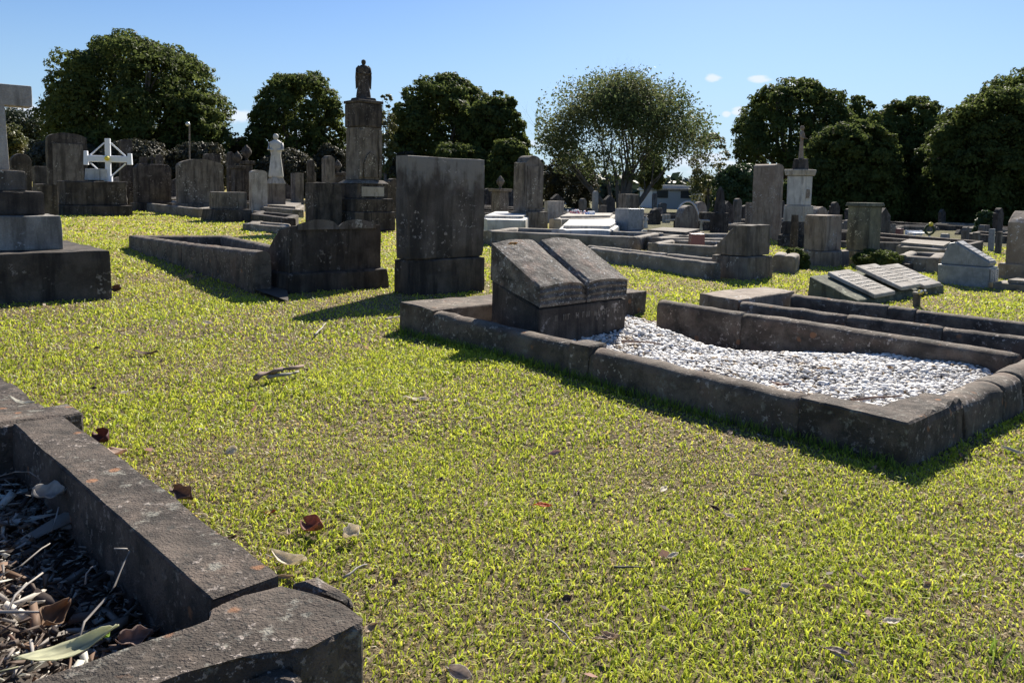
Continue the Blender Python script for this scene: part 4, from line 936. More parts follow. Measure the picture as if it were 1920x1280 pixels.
# --- rows of small plots and stones filling the cemetery beyond the lawn
proto = []
def far_plot(mt, fl, hs, k):
    t_ = thing('grave_surround', 'low kerb plot in the crowded far rows', 'grave surround', (0, 0, 0), YAW)
    bm = bmesh.new(); L, B, e, z = 1.05, .48, .1, random.uniform(.16, .26)
    add_box(bm, -B, -B+e, -L, L, -.2, z, 0, .012); add_box(bm, B-e, B, -L, L, -.2, z+.003, 0, .012); add_box(bm, -B+e, B-e, -L, -L+e, -.2, z-.004, 0, .012); add_box(bm, -B+e, B-e, L-e, L, -.2, z-.002, 0, .012)
    bm_obj('kerb', bm, M[mt], t_); bm = bmesh.new(); add_box(bm, -B+e+.003, B-e-.003, -L+e+.003, L-e-.003, -.2, z-.05 if fl != 'soil' else .03, 0, .01); bm_obj('ledger' if fl != 'soil' else 'soil_fill', bm, M[fl], t_)
    return t_
def far_stone(mt, st, H):
    t_ = thing('headstone', 'small old headstone in the crowded far rows', 'headstone', (0, 0, 0), YAW)
    bm = bmesh.new(); slab(bm, .55, H, .14, st, .1); o_ = bm_obj('slab', bm, M[mt], t_); weather(o_, .12, .008, 5, .01)
    bm = bmesh.new(); add_box(bm, -.36, .36, -.16, .16, -.2, .098, .03, .01); bm_obj('plinth', bm, M[mt], t_); return t_
PP = [far_plot('kerb', 'soil', 0, 0), far_plot('kerb_pale', 'soil', 0, 1), far_plot('mid', 'mid', 0, 2), far_plot('kerb_pale', 'kerb_pale', 0, 3), far_plot('dark', 'dark', 0, 4)]
SS = [far_stone('dark', 'arch', .72), far_stone('mid', 'flat', .55), far_stone('brown', 'round', .8), far_stone('dark', 'shoulder', .95), far_stone('mid', 'arch', .62), far_stone('dark', 'gable', .85), far_stone('mid', 'cut', .45)]
LP = {0: 'low brown kerb plot of bare soil in the crowded far rows', 1: 'low pale-rimmed kerb plot of bare soil in the crowded far rows', 2: 'flat grey ledger plot in the crowded far rows', 3: 'flat pale concrete plot in the crowded far rows', 4: 'flat blackened plot in the crowded far rows'}
LS = ['small dark arch-topped headstone in the crowded far rows', 'small square grey headstone in the crowded far rows', 'small brown round-topped headstone in the crowded far rows', 'dark shouldered headstone in the crowded far rows', 'low grey arch-topped headstone in the crowded far rows', 'dark pointed headstone in the crowded far rows', 'lowest grey headstone with cut corners in the crowded far rows']
used = set()
def put(lst, i, labs, grp, x, y, dy=0, rot=0):
    o_ = lst[i]; first = (id(lst), i) not in used; used.add((id(lst), i))
    if not first:
        c_ = o_.copy(); sc.collection.objects.link(c_)
        for ch in list(o_.children): d_ = ch.copy(); sc.collection.objects.link(d_); d_.parent = c_
        o_ = c_
    o_.location = (x, y, gz(x, y)-random.uniform(0, .05)); o_.rotation_euler = (R(random.uniform(-2, 2)), R(random.uniform(-2.5, 2.5)), R(YAW+random.uniform(-3, 3))); o_['label'] = labs[i]; o_['group'] = grp[i] if isinstance(grp, list) else grp
taken = [Vector((o_.location.x, o_.location.y, 0)) for o_ in bpy.data.objects if o_.parent is None and o_.get('category') and o_.location.length > 1]
rr_ = random.Random(3)
for iu in range(-22, 16):
    for iw in range(-4, 34):
        p_ = Vector((.0, 20.0, 0))+uu*(iu*2.9+rr_.uniform(-.2, .2))+ww*((iw-8)*1.45+rr_.uniform(-.15, .15))
        if p_.y < 11.5 or p_.y > 37: continue
        px_ = pix((p_.x, p_.y, gz(p_.x, p_.y)))[0]
        if px_ < 0 or px_ > 1960: continue
        if px_ < 900 and p_.y < 19.5: continue
        if px_ < 420 and p_.y < 21: continue
        if rr_.random() < .22: continue
        near_ = min((p_-q_).length for q_ in taken)
        if near_ > 1.25:
            i = rr_.choice([0, 0, 1, 2, 3, 4]); put(PP, i, LP, ['plots of the same make in the far rows '+w_ for w_ in ('brown', 'pale rim', 'grey', 'pale', 'black')], p_.x, p_.y)
        hp = p_-uu*1.22
        if near_ > .9 and rr_.random() < .62 and min((hp-q_).length for q_ in taken) > .7:
            i = rr_.randrange(7); put(SS, i, LS, ['small far headstones '+w_ for w_ in ('dark arched', 'square', 'brown', 'shouldered', 'low arched', 'pointed', 'cut')], hp.x, hp.y)

# --- pale buildings beyond the cemetery
def building(label, px, D, w_px, yt, mat, parts):
    c = col(px, D); W = w_px/F*D; H = zat(c, yt); g_ = thing('building', label, 'building', (c.x, c.y+3, gz(c.x, c.y)), 0)
    bm = bmesh.new(); add_box(bm, -W/2, W/2, -3, 3, -1, H, 0, .03); bm_obj('wall', bm, M[mat], g_)
    bm = bmesh.new(); add_box(bm, -W/2-.12, W/2+.12, -3.12, 3.12, H+.003, H+.18, 0, .03); bm_obj('roof', bm, M['pale'], g_)
    for f, z0_, z1_, w_ in parts:
        bm = bmesh.new(); add_box(bm, W*f-w_/2, W*f+w_/2, -3.05, -2.95, z0_, z1_); wn = bm_obj('window' if z0_ > .5 else 'door', bm, M['glass'], g_)
        bm = bmesh.new(); add_box(bm, W*f-w_/2-.08, W*f+w_/2+.08, -3.09, -3.051, z1_, z1_+.1); bm_obj('frame', bm, M['paint'], wn)
    return g_
b1 = building('long pale grey-white flat-roofed building beyond the iron arch', 1278, 62, 112, 358, 'wall', [(-.33, .9, 1.5, .9), (.1, .9, 1.5, 1.2), (.40, .0, 1.7, .8)])
c = col(1262, 63); H = zat(c, 347); bm = bmesh.new(); add_box(bm, -2.6, .9, -2, 2.4, zat(c, 357), H, 0, .03); bm_obj('upper_storey', bm, M['wall'], b1)
building('cream end building right of the long pale one, half behind the obelisk', 1330, 58, 26, 362, 'wall2', [(-.1, .0, 1.5, .5)])
building('small white gabled-looking house left of the big tree trunk', 1082, 66, 40, 358, 'wall', [(-.2, .8, 1.5, .8), (.25, .8, 1.5, .7)])

# ---------------------------------------------------------------- trees
def noise_mask(Cn, amt, seed):
    s = .9; a = np.sin(Cn[:, 0]*1.9*s+seed)*np.sin(Cn[:, 1]*1.7*s)+np.sin(Cn[:, 2]*2.3*s+seed*2)*np.cos(Cn[:, 0]*1.1)+.6*np.sin(Cn[:, 0]*4.1+Cn[:, 2]*3.7)
    return a > np.quantile(a, amt)
def leaf_quads(cen, nrm, size, flat=.5):
    """diamond leaves/clumps: centres, normals, sizes -> verts, quads"""
    n = len(cen); nr = nrm+rng.normal(0, flat, (n, 3)); nr /= np.linalg.norm(nr, axis=1, keepdims=True)+1e-9
    h = rng.normal(0, 1, (n, 3)); a = np.cross(nr, h); a /= np.linalg.norm(a, axis=1, keepdims=True)+1e-9; b_ = np.cross(nr, a)
    s = size[:, None]; e = rng.uniform(.35, .7, (n, 1))
    v = np.stack([cen+a*s, cen+b_*s*e+nr*s*.12, cen-a*s, cen-b_*s*e], 1)
    return v.reshape(-1, 3), np.arange(n*4).reshape(n, 4)
def crown_points(R_, H, z0, puffs, per, pr, seed, under=-.25, shape=.9):
    """dome of leafy puffs; returns leaf centres, normals, puff centres"""
    g = np.random.default_rng(seed); C, Nn, P = [], [], []
    for i in range(puffs):
        f = (i+.5)/puffs; zc = under+(1-under)*f; rad = math.sqrt(max(0, 1-zc*zc)) if zc > 0 else math.sqrt(max(0, 1-(zc/abs(under)*.55)**2))
        th = i*2.39996+g.uniform(-.3, .3); k = g.uniform(.74, .9)*shape
        pc = np.array([math.cos(th)*rad*R_*k, math.sin(th)*rad*R_*k, z0+zc*H*k*1.02])
        r_ = pr*R_*g.uniform(.75, 1.25); P.append(pc)
        m_ = int(per*1.7*g.uniform(.8, 1.2)); d = g.normal(0, 1, (m_, 3)); d /= np.linalg.norm(d, axis=1, keepdims=True)
        d[:, 2] = np.where((d[:, 2] < -.2) & (g.random(m_) < .75), -d[:, 2], d[:, 2])
        bump = 1+.16*np.sin(d[:, [0]]*7+i)*np.cos(d[:, [1]]*6-i)+.10*np.sin(d[:, [2]]*11+i*2)
        q = pc+d*np.array([r_, r_, r_*.72])*bump*g.uniform(.80, 1.03, (m_, 1))
        C.append(q); Nn.append(d)
    return np.concatenate(C), np.concatenate(Nn), P
def tree(name, label, xl, xr, ytop, ybot, D, mat, puffs=70, per=330, pr=.24, leaf=.17, trunk=.5, seed=1, cat='tree', group=None, inner=.25, trunk_h=None, under=-.25, limbs=9, thinning=0.0, depth=1.0, flat=.5):
    c = col((xl+xr)/2, D); R_ = (xr-xl)/2/F*D; zt_, zb_ = zat(c, ytop), zat(c, ybot)
    under_f = abs(under); H = (zt_-zb_)/(1+under_f*.8); z0 = zt_-H
    t_ = thing(name, label, cat, (c.x, c.y, gz(c.x, c.y)), 0, group)
    Cn, Nn, P = crown_points(R_, H, z0, puffs, per, pr, seed, under)
    if thinning:
        k = noise_mask(Cn, thinning, seed) | (Nn[:, 2] > .75); Cn, Nn = Cn[k], Nn[k]
    ex_ = .95*R_/np.quantile(np.abs(Cn[:, 0]), .996); ez_ = H/np.quantile(Cn[:, 2]-z0, .9985)
    Cn = (Cn-[0, 0, z0])*[ex_, ex_, ez_]+[0, 0, z0]; P = [[p_[0]*ex_, p_[1]*ex_, (p_[2]-z0)*ez_+z0] for p_ in P]
    g = np.random.default_rng(seed+5)
    if inner:
        m_ = int(len(Cn)*inner); d = g.normal(0, 1, (m_, 3)); d /= np.linalg.norm(d, axis=1, keepdims=True); d[:, 2] = np.where(d[:, 2] < 0, d[:, 2]*under_f*.8, d[:, 2])
        q = d*np.array([R_, R_, H])*g.uniform(.35, .88, (m_, 1)); q[:, 2] += z0; Cn = np.concatenate([Cn, q]); Nn = np.concatenate([Nn, g.normal(0, 1, (m_, 3))])
    Cn[:, 1] *= depth
    v, f = leaf_quads(Cn, Nn, leaf*.74*np.random.default_rng(seed+9).uniform(.6, 1.35, len(Cn)), flat)
    o = fast_mesh('crown', v, f, M[mat], quads=True); o.parent = t_
    if trunk:
        bm = bmesh.new(); th = trunk_h if trunk_h else max(.8, z0*.55)
        add_tube(bm, [(0, 0, -.3), (.03, 0, .15*th), (-.05, .05, th)], [trunk*1.5, trunk, trunk*.82], 10)
        idx_ = list(range(len(P))); random.Random(seed).shuffle(idx_)
        for i in idx_[:limbs]:
            p = Vector(P[i]); p.y *= depth; a = Vector((-.05, .05, th*.9)); mid = a.lerp(p, .45)+Vector((0, 0, -.06*(p-a).length)); 
            add_tube(bm, [a, a.lerp(mid, .5)+Vector((random.uniform(-.2, .2), 0, .15)), mid, p], [trunk*.55, trunk*.4, trunk*.26, trunk*.08], 6)
            for _ in range(3):
                e = p+Vector((random.uniform(-1, 1), random.uniform(-1, 1), random.uniform(-.2, .3)))*R_*.12; s0 = mid.lerp(p, random.uniform(.2, .8)); add_tube(bm, [s0, s0.lerp(e, .5)+Vector((0, 0, .1)), e], [trunk*.14, trunk*.09, trunk*.03], 4)
        bm_obj('trunk', bm, M['bark'], t_, True)
    return t_
G1 = 'large dense fig trees round the cemetery'
tree('fig_tree', 'biggest dense domed fig tree, far left above the arched headstone', 90, 425, 68, 318, 46, 'fig', 115, 420, .19, .15, .7, 1, group=G1, thinning=.16, under=-.5, limbs=14, inner=.14)
tree('fig_tree', 'low spreading shoulder of fig at the right foot of the biggest tree', 300, 432, 175, 330, 44, 'fig', 46, 260, .25, .15, .3, 2, group=G1, thinning=.16, under=-.5, limbs=6)
tree('fig_tree', 'dense domed fig tree left of the great statue column', 464, 654, 136, 330, 50, 'fig', 75, 380, .21, .15, .5, 3, group=G1, thinning=.16, under=-.7, limbs=10, inner=.1)
tree('fig_tree', 'broad lumpy fig tree right of the great statue column', 722, 940, 140, 335, 49, 'fig', 85, 400, .21, .15, .5, 4, group=G1, thinning=.16, under=-.7, limbs=10, inner=.12)
tree('fig_tree', 'smaller sunlit fig dome leaning right of the broad lumpy fig', 855, 995, 172, 350, 46, 'fig', 60, 330, .23, .15, .4, 5, group=G1, thinning=.16, under=-.8, limbs=8)
tree('fig_tree', 'high-topped fig tree with sky through its limbs behind the white monument', 1366, 1600, 150, 322, 56, 'fig', 90, 360, .18, .16, .6, 6, group=G1, thinning=.16, under=-.45, limbs=14, inner=.08)
tree('fig_tree', 'small fig crown on the right shoulder of the high-topped fig', 1560, 1646, 180, 330, 58, 'fig', 36, 260, .28, .15, .3, 7, group=G1, thinning=.16, under=-.8, limbs=5)
tree('fig_tree', 'round dense fig in front of the high-topped one, right of the white monument', 1500, 1690, 228, 432, 42, 'fig', 85, 420, .22, .14, .4, 8, group=G1, thinning=.16, under=-.95, limbs=6, inner=.5)
tree('fig_tree', 'dark fig between the round fig and the tall right-hand fig', 1600, 1800, 184, 440, 47, 'fig', 85, 420, .23, .15, .5, 9, group=G1, thinning=.16, under=-.95, limbs=6, inner=.5)
tree('fig_tree', 'tall broad fig filling the right edge of the picture', 1722, 1990, 166, 450, 40, 'fig', 120, 460, .19, .13, .6, 10, group=G1, thinning=.16, under=-.95, limbs=8, inner=.5)
tree('fig_tree', 'highest fig top behind the tall broad fig at the right edge', 1790, 1990, 138, 420, 58, 'fig', 80, 330, .22, .17, .5, 11, group=G1, thinning=.16, under=-.8, limbs=6)
# open-crowned tree, centre right
def branching(bm, a, d, L, r, lvl, tips, g):
    pts = [a]; rr = [r]; cur = a; dd = d
    for k in range(3):
        dd = (dd+Vector((g.uniform(-.14, .14), g.uniform(-.14, .14), g.uniform(-.02, .12)))).normalized(); cur = cur+dd*L/3; pts.append(cur); rr.append(r*(1-.16*(k+1)))
    add_tube(bm, pts, rr, 7 if lvl < 2 else 4)
    if lvl >= 5 or L < .45: tips.append((cur, dd)); return
    if lvl >= 3: tips.append((pts[2], dd))
    if lvl >= 4: tips.append((pts[1], dd))
    for _ in range(3 if lvl in (1, 2) else 2):
        s = g.choice((0, 1)); spread = .46 if lvl < 3 else .6
        nd = (dd+Vector((g.uniform(-1, 1), g.uniform(-1, 1), g.uniform(-.25, .45)))*spread*1.25).normalized()
        branching(bm, pts[-1] if s == 0 else pts[2], nd, L*g.uniform(.66, .84), rr[-1]*.72, lvl+1, tips, g)
def open_tree(name, label, px, D, xl, xr, ytop, ybase_z, mat, seed, starts, L0, r0, leafn, leaf, group=None):
    c = col(px, D); t_ = thing(name, label, 'tree', (c.x, c.y, gz(c.x, c.y)), 0, group); g = random.Random(seed); bm = bmesh.new(); tips = []
    for (dx, dy, dz, k) in starts:
        branching(bm, Vector((dx*.3, dy*.3, -.2)), Vector((dx*.45, dy*.4, dz)).normalized(), L0*k, r0*k, 0, tips, g)
    bm_obj('trunk', bm, M['bark'], t_, True)
    x0_, x1_ = (max(xl, px-170)-px)/F*D, (min(xr, px+170)-px)/F*D
    T_ = np.array([t[0] for t in tips]); n = len(T_)*leafn; g2 = np.random.default_rng(seed)
    C_ = np.repeat(T_, leafn, 0)+g2.normal(0, 1, (n, 3))*np.array([.34, .34, .24])
    x0, x1 = (xl-px)/F*D, (xr-px)/F*D; zt_ = zat(c, ytop)
    q_ = g2.normal(0, 1, (1500, 3)); q_ /= np.linalg.norm(q_, axis=1, keepdims=True); q_ *= g2.uniform(.45, 1, (1500, 1))**.6; hz_ = zat(c, ytop)
    q_ = q_*[(x1_-x0_)/2*.93, (x1_-x0_)/2*.8, hz_*.36]+[(x1_+x0_)/2, 0, hz_*.60]; q_[:, 2] -= hz_*.16*np.clip(-(q_[:, 0])/(x1_-x0_)*2, 0, 1)
    q_ = q_[noise_mask(q_*1.2, .42, seed)]; C_ = np.concatenate([C_, np.repeat(q_, 13, 0)+g2.normal(0, 1, (len(q_)*13, 3))*[.2, .2, .15]])
    keep = (C_[:, 0] > x0) & (C_[:, 0] < x1) & (C_[:, 2] < zt_) & (C_[:, 2] > ybase_z); C_ = C_[keep]
    v, f = leaf_quads(C_, g2.normal(0, 1, C_.shape), leaf*g2.uniform(.6, 1.4, len(C_)), .5)
    o = fast_mesh('crown', v, f, M[mat], quads=True); o.parent = t_; print('open tree tips', len(tips), 'x', T_[:, 0].min(), T_[:, 0].max(), 'z', T_[:, 2].max(), 'want', x0, x1, zt_)
    return t_
open_tree('open_crowned_tree', 'large open-crowned tree with many fine upright limbs before the pale building', 1165, 40, 1000, 1330, 132, 1.2, 'thin', 5, [(-1.0, .2, 1.2, .95), (-.45, -.3, 1.55, .95), (.1, .3, 1.9, 1.08), (.35, -.2, 1.9, 1.08), (.8, .2, 1.5, 1.02), (.1, -.5, 1.9, 1.0), (-1.7, 0, .95, .95), (1.4, .3, 1.0, .9), (-1.3, -.6, .6, .8), (1.2, -.5, .55, .75), (.6, .4, 1.7, 1.05), (-.2, .1, 1.7, .9)], 2.5, .15, 15, .075)
open_tree('ragged_tree', 'sparse dark tree with layered limbs behind the pale cross at the left edge', 20, 60, -60, 95, 196, 1.6, 'needle', 9, [(-.6, 0, 1.2, 1), (.8, .2, 1.0, 1), (.2, -.2, 1.4, 1.05)], 1.9, .14, 14, .11)
# smaller trees, shrubs and hedges: name, label, xl, xr, ytop, ybot, D, mat, puffs, per
for i, (nm, lb, xl, xr, yt, yb, D, mt, pf, per, lf, thn) in enumerate([
  ('shrub', 'olive green rounded bush at the far left between cross shaft and black round stone', -20, 52, 232, 300, 48, 'olive', 26, 260, .11, 0),
  ('round_bush', 'flat-topped green bush left of the tall brown slab', 1334, 1440, 308, 412, 34, 'hedge', 46, 420, .075, 0),
  ('slender_tree', 'slim young tree just right of the great statue column', 700, 746, 178, 320, 42, 'olive', 22, 170, .10, .3),
  ('small_tree', 'yellowish loose little tree right of the big open-crowned tree', 1288, 1368, 250, 372, 56, 'olive', 32, 170, .12, .35),
  ('shrub', 'grey-brown twiggy bush left of the big open-crowned tree', 1018, 1120, 282, 395, 44, 'brownbush', 44, 280, .09, .25),
  ('shrub', 'low brown bush between the wreath headstone and the twiggy bush', 985, 1045, 300, 395, 52, 'brownbush', 26, 200, .11, .2),
  ('shrub', 'dark bushy growth low between the biggest fig and the middle fig', 415, 480, 258, 345, 50, 'brownbush', 30, 240, .11, .1),
  ('shrub', 'dark undergrowth at the foot of the middle fig tree', 480, 600, 280, 362, 44, 'brownbush', 40, 300, .10, .05),
  ('shrub', 'dark undergrowth between the middle fig and the great column', 580, 660, 270, 360, 46, 'brownbush', 34, 280, .10, .1),
  ('shrub', 'dark undergrowth right of the great column', 715, 800, 285, 370, 44, 'brownbush', 34, 300, .10, .0),
  ('shrub', 'deep green undergrowth behind the tallest slab headstone', 790, 930, 270, 378, 42, 'fig', 50, 340, .12, 0),
  ('shrub', 'deep green undergrowth right of the tallest slab headstone', 905, 1000, 262, 385, 41, 'fig', 40, 340, .12, 0),
  ('shrub', 'dark undergrowth under the left half of the biggest fig', 60, 200, 255, 345, 40, 'brownbush', 46, 320, .10, 0),
  ('shrub', 'dark undergrowth under the right half of the biggest fig', 190, 330, 262, 352, 38, 'brownbush', 46, 320, .10, 0),
  ('shrub', 'dark undergrowth right of the slender pole', 320, 430, 268, 356, 39, 'brownbush', 40, 300, .10, 0),
  ('shrub', 'bluish far bush beyond the black round stone on the left', 40, 100, 262, 330, 56, 'needle', 22, 180, .13, .3),
  ('shrub', 'dark shrub mass below the open-crowned tree on its right', 1195, 1245, 285, 352, 43, 'thin', 24, 260, .12, 0),
  ('shrub', 'low green shrub beyond the pale building on its right', 1296, 1340, 330, 372, 70, 'olive', 20, 160, .12, 0),
  ('shrub', 'pale yellow-green hedge before the small white house', 1062, 1106, 372, 396, 50, 'olive', 20, 160, .08, 0),
  ('shrub', 'deep shade shrub left below the round dense fig', 1440, 1540, 330, 432, 42, 'fig', 40, 340, .11, 0),
  ('shrub', 'deep shade shrubbery behind the white bench', 1560, 1720, 350, 446, 43, 'fig', 60, 380, .10, 0),
  ('shrub', 'deep shade shrubbery at the right under the tall broad fig', 1700, 1850, 350, 458, 41, 'fig', 60, 380, .10, 0),
  ('shrub', 'small light green shrub right of the deep shade shrubbery', 1826, 1870, 395, 450, 24, 'hedge', 26, 260, .05, 0),
  ('shrub', 'dark shrubbery filling the right edge below the fig', 1830, 1960, 340, 462, 39, 'fig', 50, 360, .10, 0),
  ('shrub', 'low dark green clump left of the streaked brown headstone', 1462, 1520, 466, 520, 9.8, 'fig', 24, 260, .022, 0),
  ('shrub', 'creeping dark green clump at the foot of the mossy headstone', 1600, 1690, 468, 500, 9.9, 'fig', 24, 260, .022, 0),
 ]):
    tree(nm, lb, xl, xr, yt, yb, D, mt, pf, per, .30, lf, (.1 if 'tree' in nm else 0), 30+i, cat='tree' if 'tree' in nm else 'shrub', under=-.85, limbs=4, inner=.5 if thn < .2 else .1, thinning=thn)
# far wooded skyline as one mass
C_, N_ = [], []
for i in range(240):
    a = -1.15+2.3*(i+.5)/240; D = 130+12*math.sin(i*1.7); r_ = rng.uniform(4, 6.5); x = math.tan(a)*D*.7
    d = rng.normal(0, 1, (150, 3)); d /= np.linalg.norm(d, axis=1, keepdims=True); d[:, 2] = abs(d[:, 2]); C_.append(np.array([x, D+rng.uniform(-4, 14), gz(x, D)+.2])+d*np.array([r_*1.3, r_, r_*.75])*rng.uniform(.8, 1, (150, 1))); N_.append(d)
v, f = leaf_quads(np.concatenate(C_), np.concatenate(N_), rng.uniform(.5, 1.1, 240*150), .5)
o = fast_mesh('distant_woods', v, f, M['needle'], quads=True); tag(o, 'distant dark woods along the horizon beyond the cemetery', 'woods', kind='stuff')

# ---------------------------------------------------------------- grass blades
def blades(x, y, hgt, wid, lean, cols):
    n = len(x); z = gzn(x, y); th = rng.uniform(0, 2*math.pi, n); ph = rng.uniform(0, 2*math.pi, n)
    dx, dy = np.cos(th), np.sin(th); wx, wy = np.cos(ph)*wid/2, np.sin(ph)*wid/2
    l1, l2 = hgt*lean*.35, hgt*lean
    b0 = np.stack([x-wx, y-wy, z-.004], -1); b1 = np.stack([x+wx, y+wy, z-.004], -1)
    m0 = np.stack([x-wx*.9+dx*l1, y-wy*.9+dy*l1, z+hgt*.58], -1); m1 = np.stack([x+wx*.9+dx*l1, y+wy*.9+dy*l1, z+hgt*.58], -1)
    tp = np.stack([x+dx*l2, y+dy*l2, z+hgt*(1-.25*lean)], -1)
    v = np.stack([b0, b1, m1, m0, tp], 1).reshape(-1, 3); k = np.arange(n)*5
    tr = np.stack([np.stack([k, k+1, k+2], -1), np.stack([k, k+2, k+3], -1), np.stack([k+3, k+2, k+4], -1)], 1).reshape(-1, 3)
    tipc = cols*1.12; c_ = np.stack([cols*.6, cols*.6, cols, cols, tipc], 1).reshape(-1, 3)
    return v, tr, np.clip(c_, 0, 1)
def patch(x, y):
    return (np.sin(x*2.3+1.1*np.sin(y*1.3))*np.cos(y*1.9+.8*np.sin(x*1.7))+.6*np.sin(x*5.1-y*3.7+1)+.5*np.sin(x*11.3+y*9.1)*np.cos(y*13.7-x*4.2))/2.1
allv, allt, allc = [], [], []; base_i = 0
zones = [(.75, 1.5, 30000, .0145, .0031), (1.5, 2.4, 27000, .015, .0035), (2.4, 3.8, 14000, .017, .0052), (3.8, 6.0, 5200, .020, .0075), (6.0, 10.0, 1900, .024, .012), (10.0, 18.0, 480, .032, .022)]
for y0, y1, dens, hh_, ww_ in zones:
    def xr_(y): return -.74*y-.25, .72*y+.25
    area = (xr_((y0+y1)/2)[1]-xr_((y0+y1)/2)[0])*(y1-y0); n = int(area*dens)
    y = rng.uniform(y0, y1, n); lo_, hi_ = -.74*y-.25, .72*y+.25; x = lo_+(hi_-lo_)*rng.random(n)
    # match even density along y (wedge)
    keep = rng.random(n) < (hi_-lo_)/(hi_-lo_).max(); x, y = x[keep], y[keep]
    cut = np.zeros(len(x), bool)
    for poly in CLEAR: cut |= inside(poly, x, y)
    x, y = x[~cut], y[~cut]; n = len(x)
    p = patch(x, y); dry = np.clip(.42+.6*p+.16*np.sin(x*1.1+.5)*np.cos((y-2.6)*1.3)+rng.normal(0, .1, n), .05, .9)
    far_dry = np.clip((y-2.5)/6, 0, 1)*.12
    isdry = rng.random(n) < dry*.8+far_dry
    g1 = np.array([.25, .34, .025]); g2_ = np.array([.66, .68, .08]); q = rng.random((n, 1)); cg = g1*(1-q)+g2_*q
    st_ = np.array([[.52, .42, .26], [.36, .27, .17], [.58, .50, .34], [.60, .44, .15]])[rng.integers(0, 4, n)]*rng.uniform(.7, 1.15, (n, 1))
    cc = np.where(isdry[:, None], st_, cg)
    h_ = hh_*rng.lognormal(0, .32, n)*(1-.35*dry)*np.where(isdry, .6, 1); le = np.where(isdry, rng.uniform(.8, 2.2, n), rng.uniform(.3, 1.7, n))
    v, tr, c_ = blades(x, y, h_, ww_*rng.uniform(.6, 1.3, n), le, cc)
    allv.append(v); allt.append(tr+base_i); allc.append(c_); base_i += len(v)
# longer tufts against the kerbs and here and there
ex, ey = [], []
for px, py in ((1865, 1230), (1905, 850), (1300, 690), (1380, 735), (1480, 800), (950, 655), (820, 640), (300, 600), (1150, 690)):
    g_ = G(px, py); m_ = 26; ex.append(rng.normal(g_.x, .018, m_)); ey.append(rng.normal(g_.y, .018, m_))
for f in np.linspace(0, 1, 90):
    g_ = gp(f*GL, -.035); ex.append(rng.normal(g_.x, .015, 16)); ey.append(rng.normal(g_.y, .012, 16))
for f in np.linspace(-FL, .1, 60):
    g_ = fp(f, -.04); ex.append(rng.normal(g_.x, .012, 14)); ey.append(rng.normal(g_.y, .012, 14))
x = np.concatenate(ex); y = np.concatenate(ey); n = len(x); q = rng.random((n, 1)); cc = np.array([.12, .21, .03])*(1-q)+np.array([.28, .36, .06])*q
v, tr, c_ = blades(x, y, rng.uniform(.02, .055, n), rng.uniform(.002, .0042, n), rng.uniform(.1, .8, n), cc); allv.append(v); allt.append(tr+base_i); allc.append(c_)
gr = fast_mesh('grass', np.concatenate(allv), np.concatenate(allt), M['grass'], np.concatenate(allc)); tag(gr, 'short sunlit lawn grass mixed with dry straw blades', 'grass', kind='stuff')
print('blades', sum(len(a) for a in allt)//3)

# ---------------------------------------------------------------- fallen leaves and sticks on the lawn
def leaf(label, px, py, L, W, c0, curl=.5, yaw=0, tilt=0.0, z=.012, name='fallen_leaf', group='fallen leaves on the lawn', lobes=0, zoff=None):
    p = G(px, py, z); L, W = L*1.2, W*1.25; r_ = random.Random(px*31+py); n, k = 12, 4; vs_, fs, cs = [], [], []
    for i in range(n+1):
        f = i/n; hw = W/2*(math.sin(math.pi*min(1, f*.97+.02))**.7)*(1+.25*(lobes and math.sin(f*lobes*6.28)))
        for j in range(-k, k+1):
            s = j/k; x = (f-.5)*L+.05*L*math.sin(s*2+px); yy = s*hw; zz = curl*L*.35*(f-.5)**2+curl*W*.35*s*s+r_.uniform(-1, 1)*.0012+.05*L*math.sin(f*5+px)
            vs_.append((x, yy, zz)); sh_ = r_.uniform(.8, 1.15)*(0.7 if j == 0 else 1); cs.append([c*sh_ for c in c0])
    m_ = 2*k+1
    for i in range(n):
        for j in range(m_-1): a = i*m_+j; fs.append((a, a+1, a+m_+1, a+m_))
    b_ = len(vs_); vs_ += [(-L*.5, -.0012, .0), (-L*.5, .0012, .0), (-L*.72, .0008, .004), (-L*.72, -.0008, .004)]; cs += [[c*.6 for c in c0]]*4; fs.append((b_, b_+1, b_+2, b_+3))
    o = fast_mesh(name, np.array(vs_), np.array(fs), M['deadleaf'], np.clip(np.array(cs), 0, 1), smooth=True, quads=True)
    md = o.modifiers.new('thickness', 'SOLIDIFY'); md.thickness = .0009
    base = gz(p.x, p.y)+z if zoff is None else zoff
    o.location = (p.x, p.y, base); o.rotation_euler = (R(tilt), R(r_.uniform(-12, 12)), R(yaw)); tag(o, label, 'leaf', group); return o
TAN, PALE, BRN, RED, ORG = (.5, .39, .28), (.8, .72, .58), (.17, .11, .08), (.35, .08, .05), (.62, .14, .04)
leaf('long pale curled leaf lying just beyond the nearest kerb corner', 543, 1052, .075, .026, PALE, .9, -25, 12, .022)
leaf('whitish crumpled leaf right of the red-brown one, near the lichened kerb', 658, 1002, .034, .030, PALE, 1.0, 40, 20, .018, lobes=2)
leaf('big red-brown curled leaf beside the whitish crumpled one', 592, 990, .05, .034, (.36, .17, .12), 1.2, -35, 25, .02, lobes=1)
leaf('small dark red leaf left of the red-brown curled one', 505, 962, .025, .012, RED, .6, 10)
leaf('crumpled brown leaf lying against the lichened kerb, halfway along', 345, 930, .06, .03, (.24, .17, .14), 1.3, -30, 30, .025, lobes=2)
leaf('dark maroon leaf leaning on the lichened kerb farther along', 196, 822, .055, .04, (.16, .07, .06), 1.0, -40, 40, .03)
leaf('pale tan leaf tucked under the dark maroon one at the kerb', 222, 848, .07, .032, (.6, .45, .36), .5, -30, 5, .02)
leaf('upright pale chip of leaf in the lawn right of the kerb', 432, 845, .032, .02, PALE, .6, 60, 60, .018)
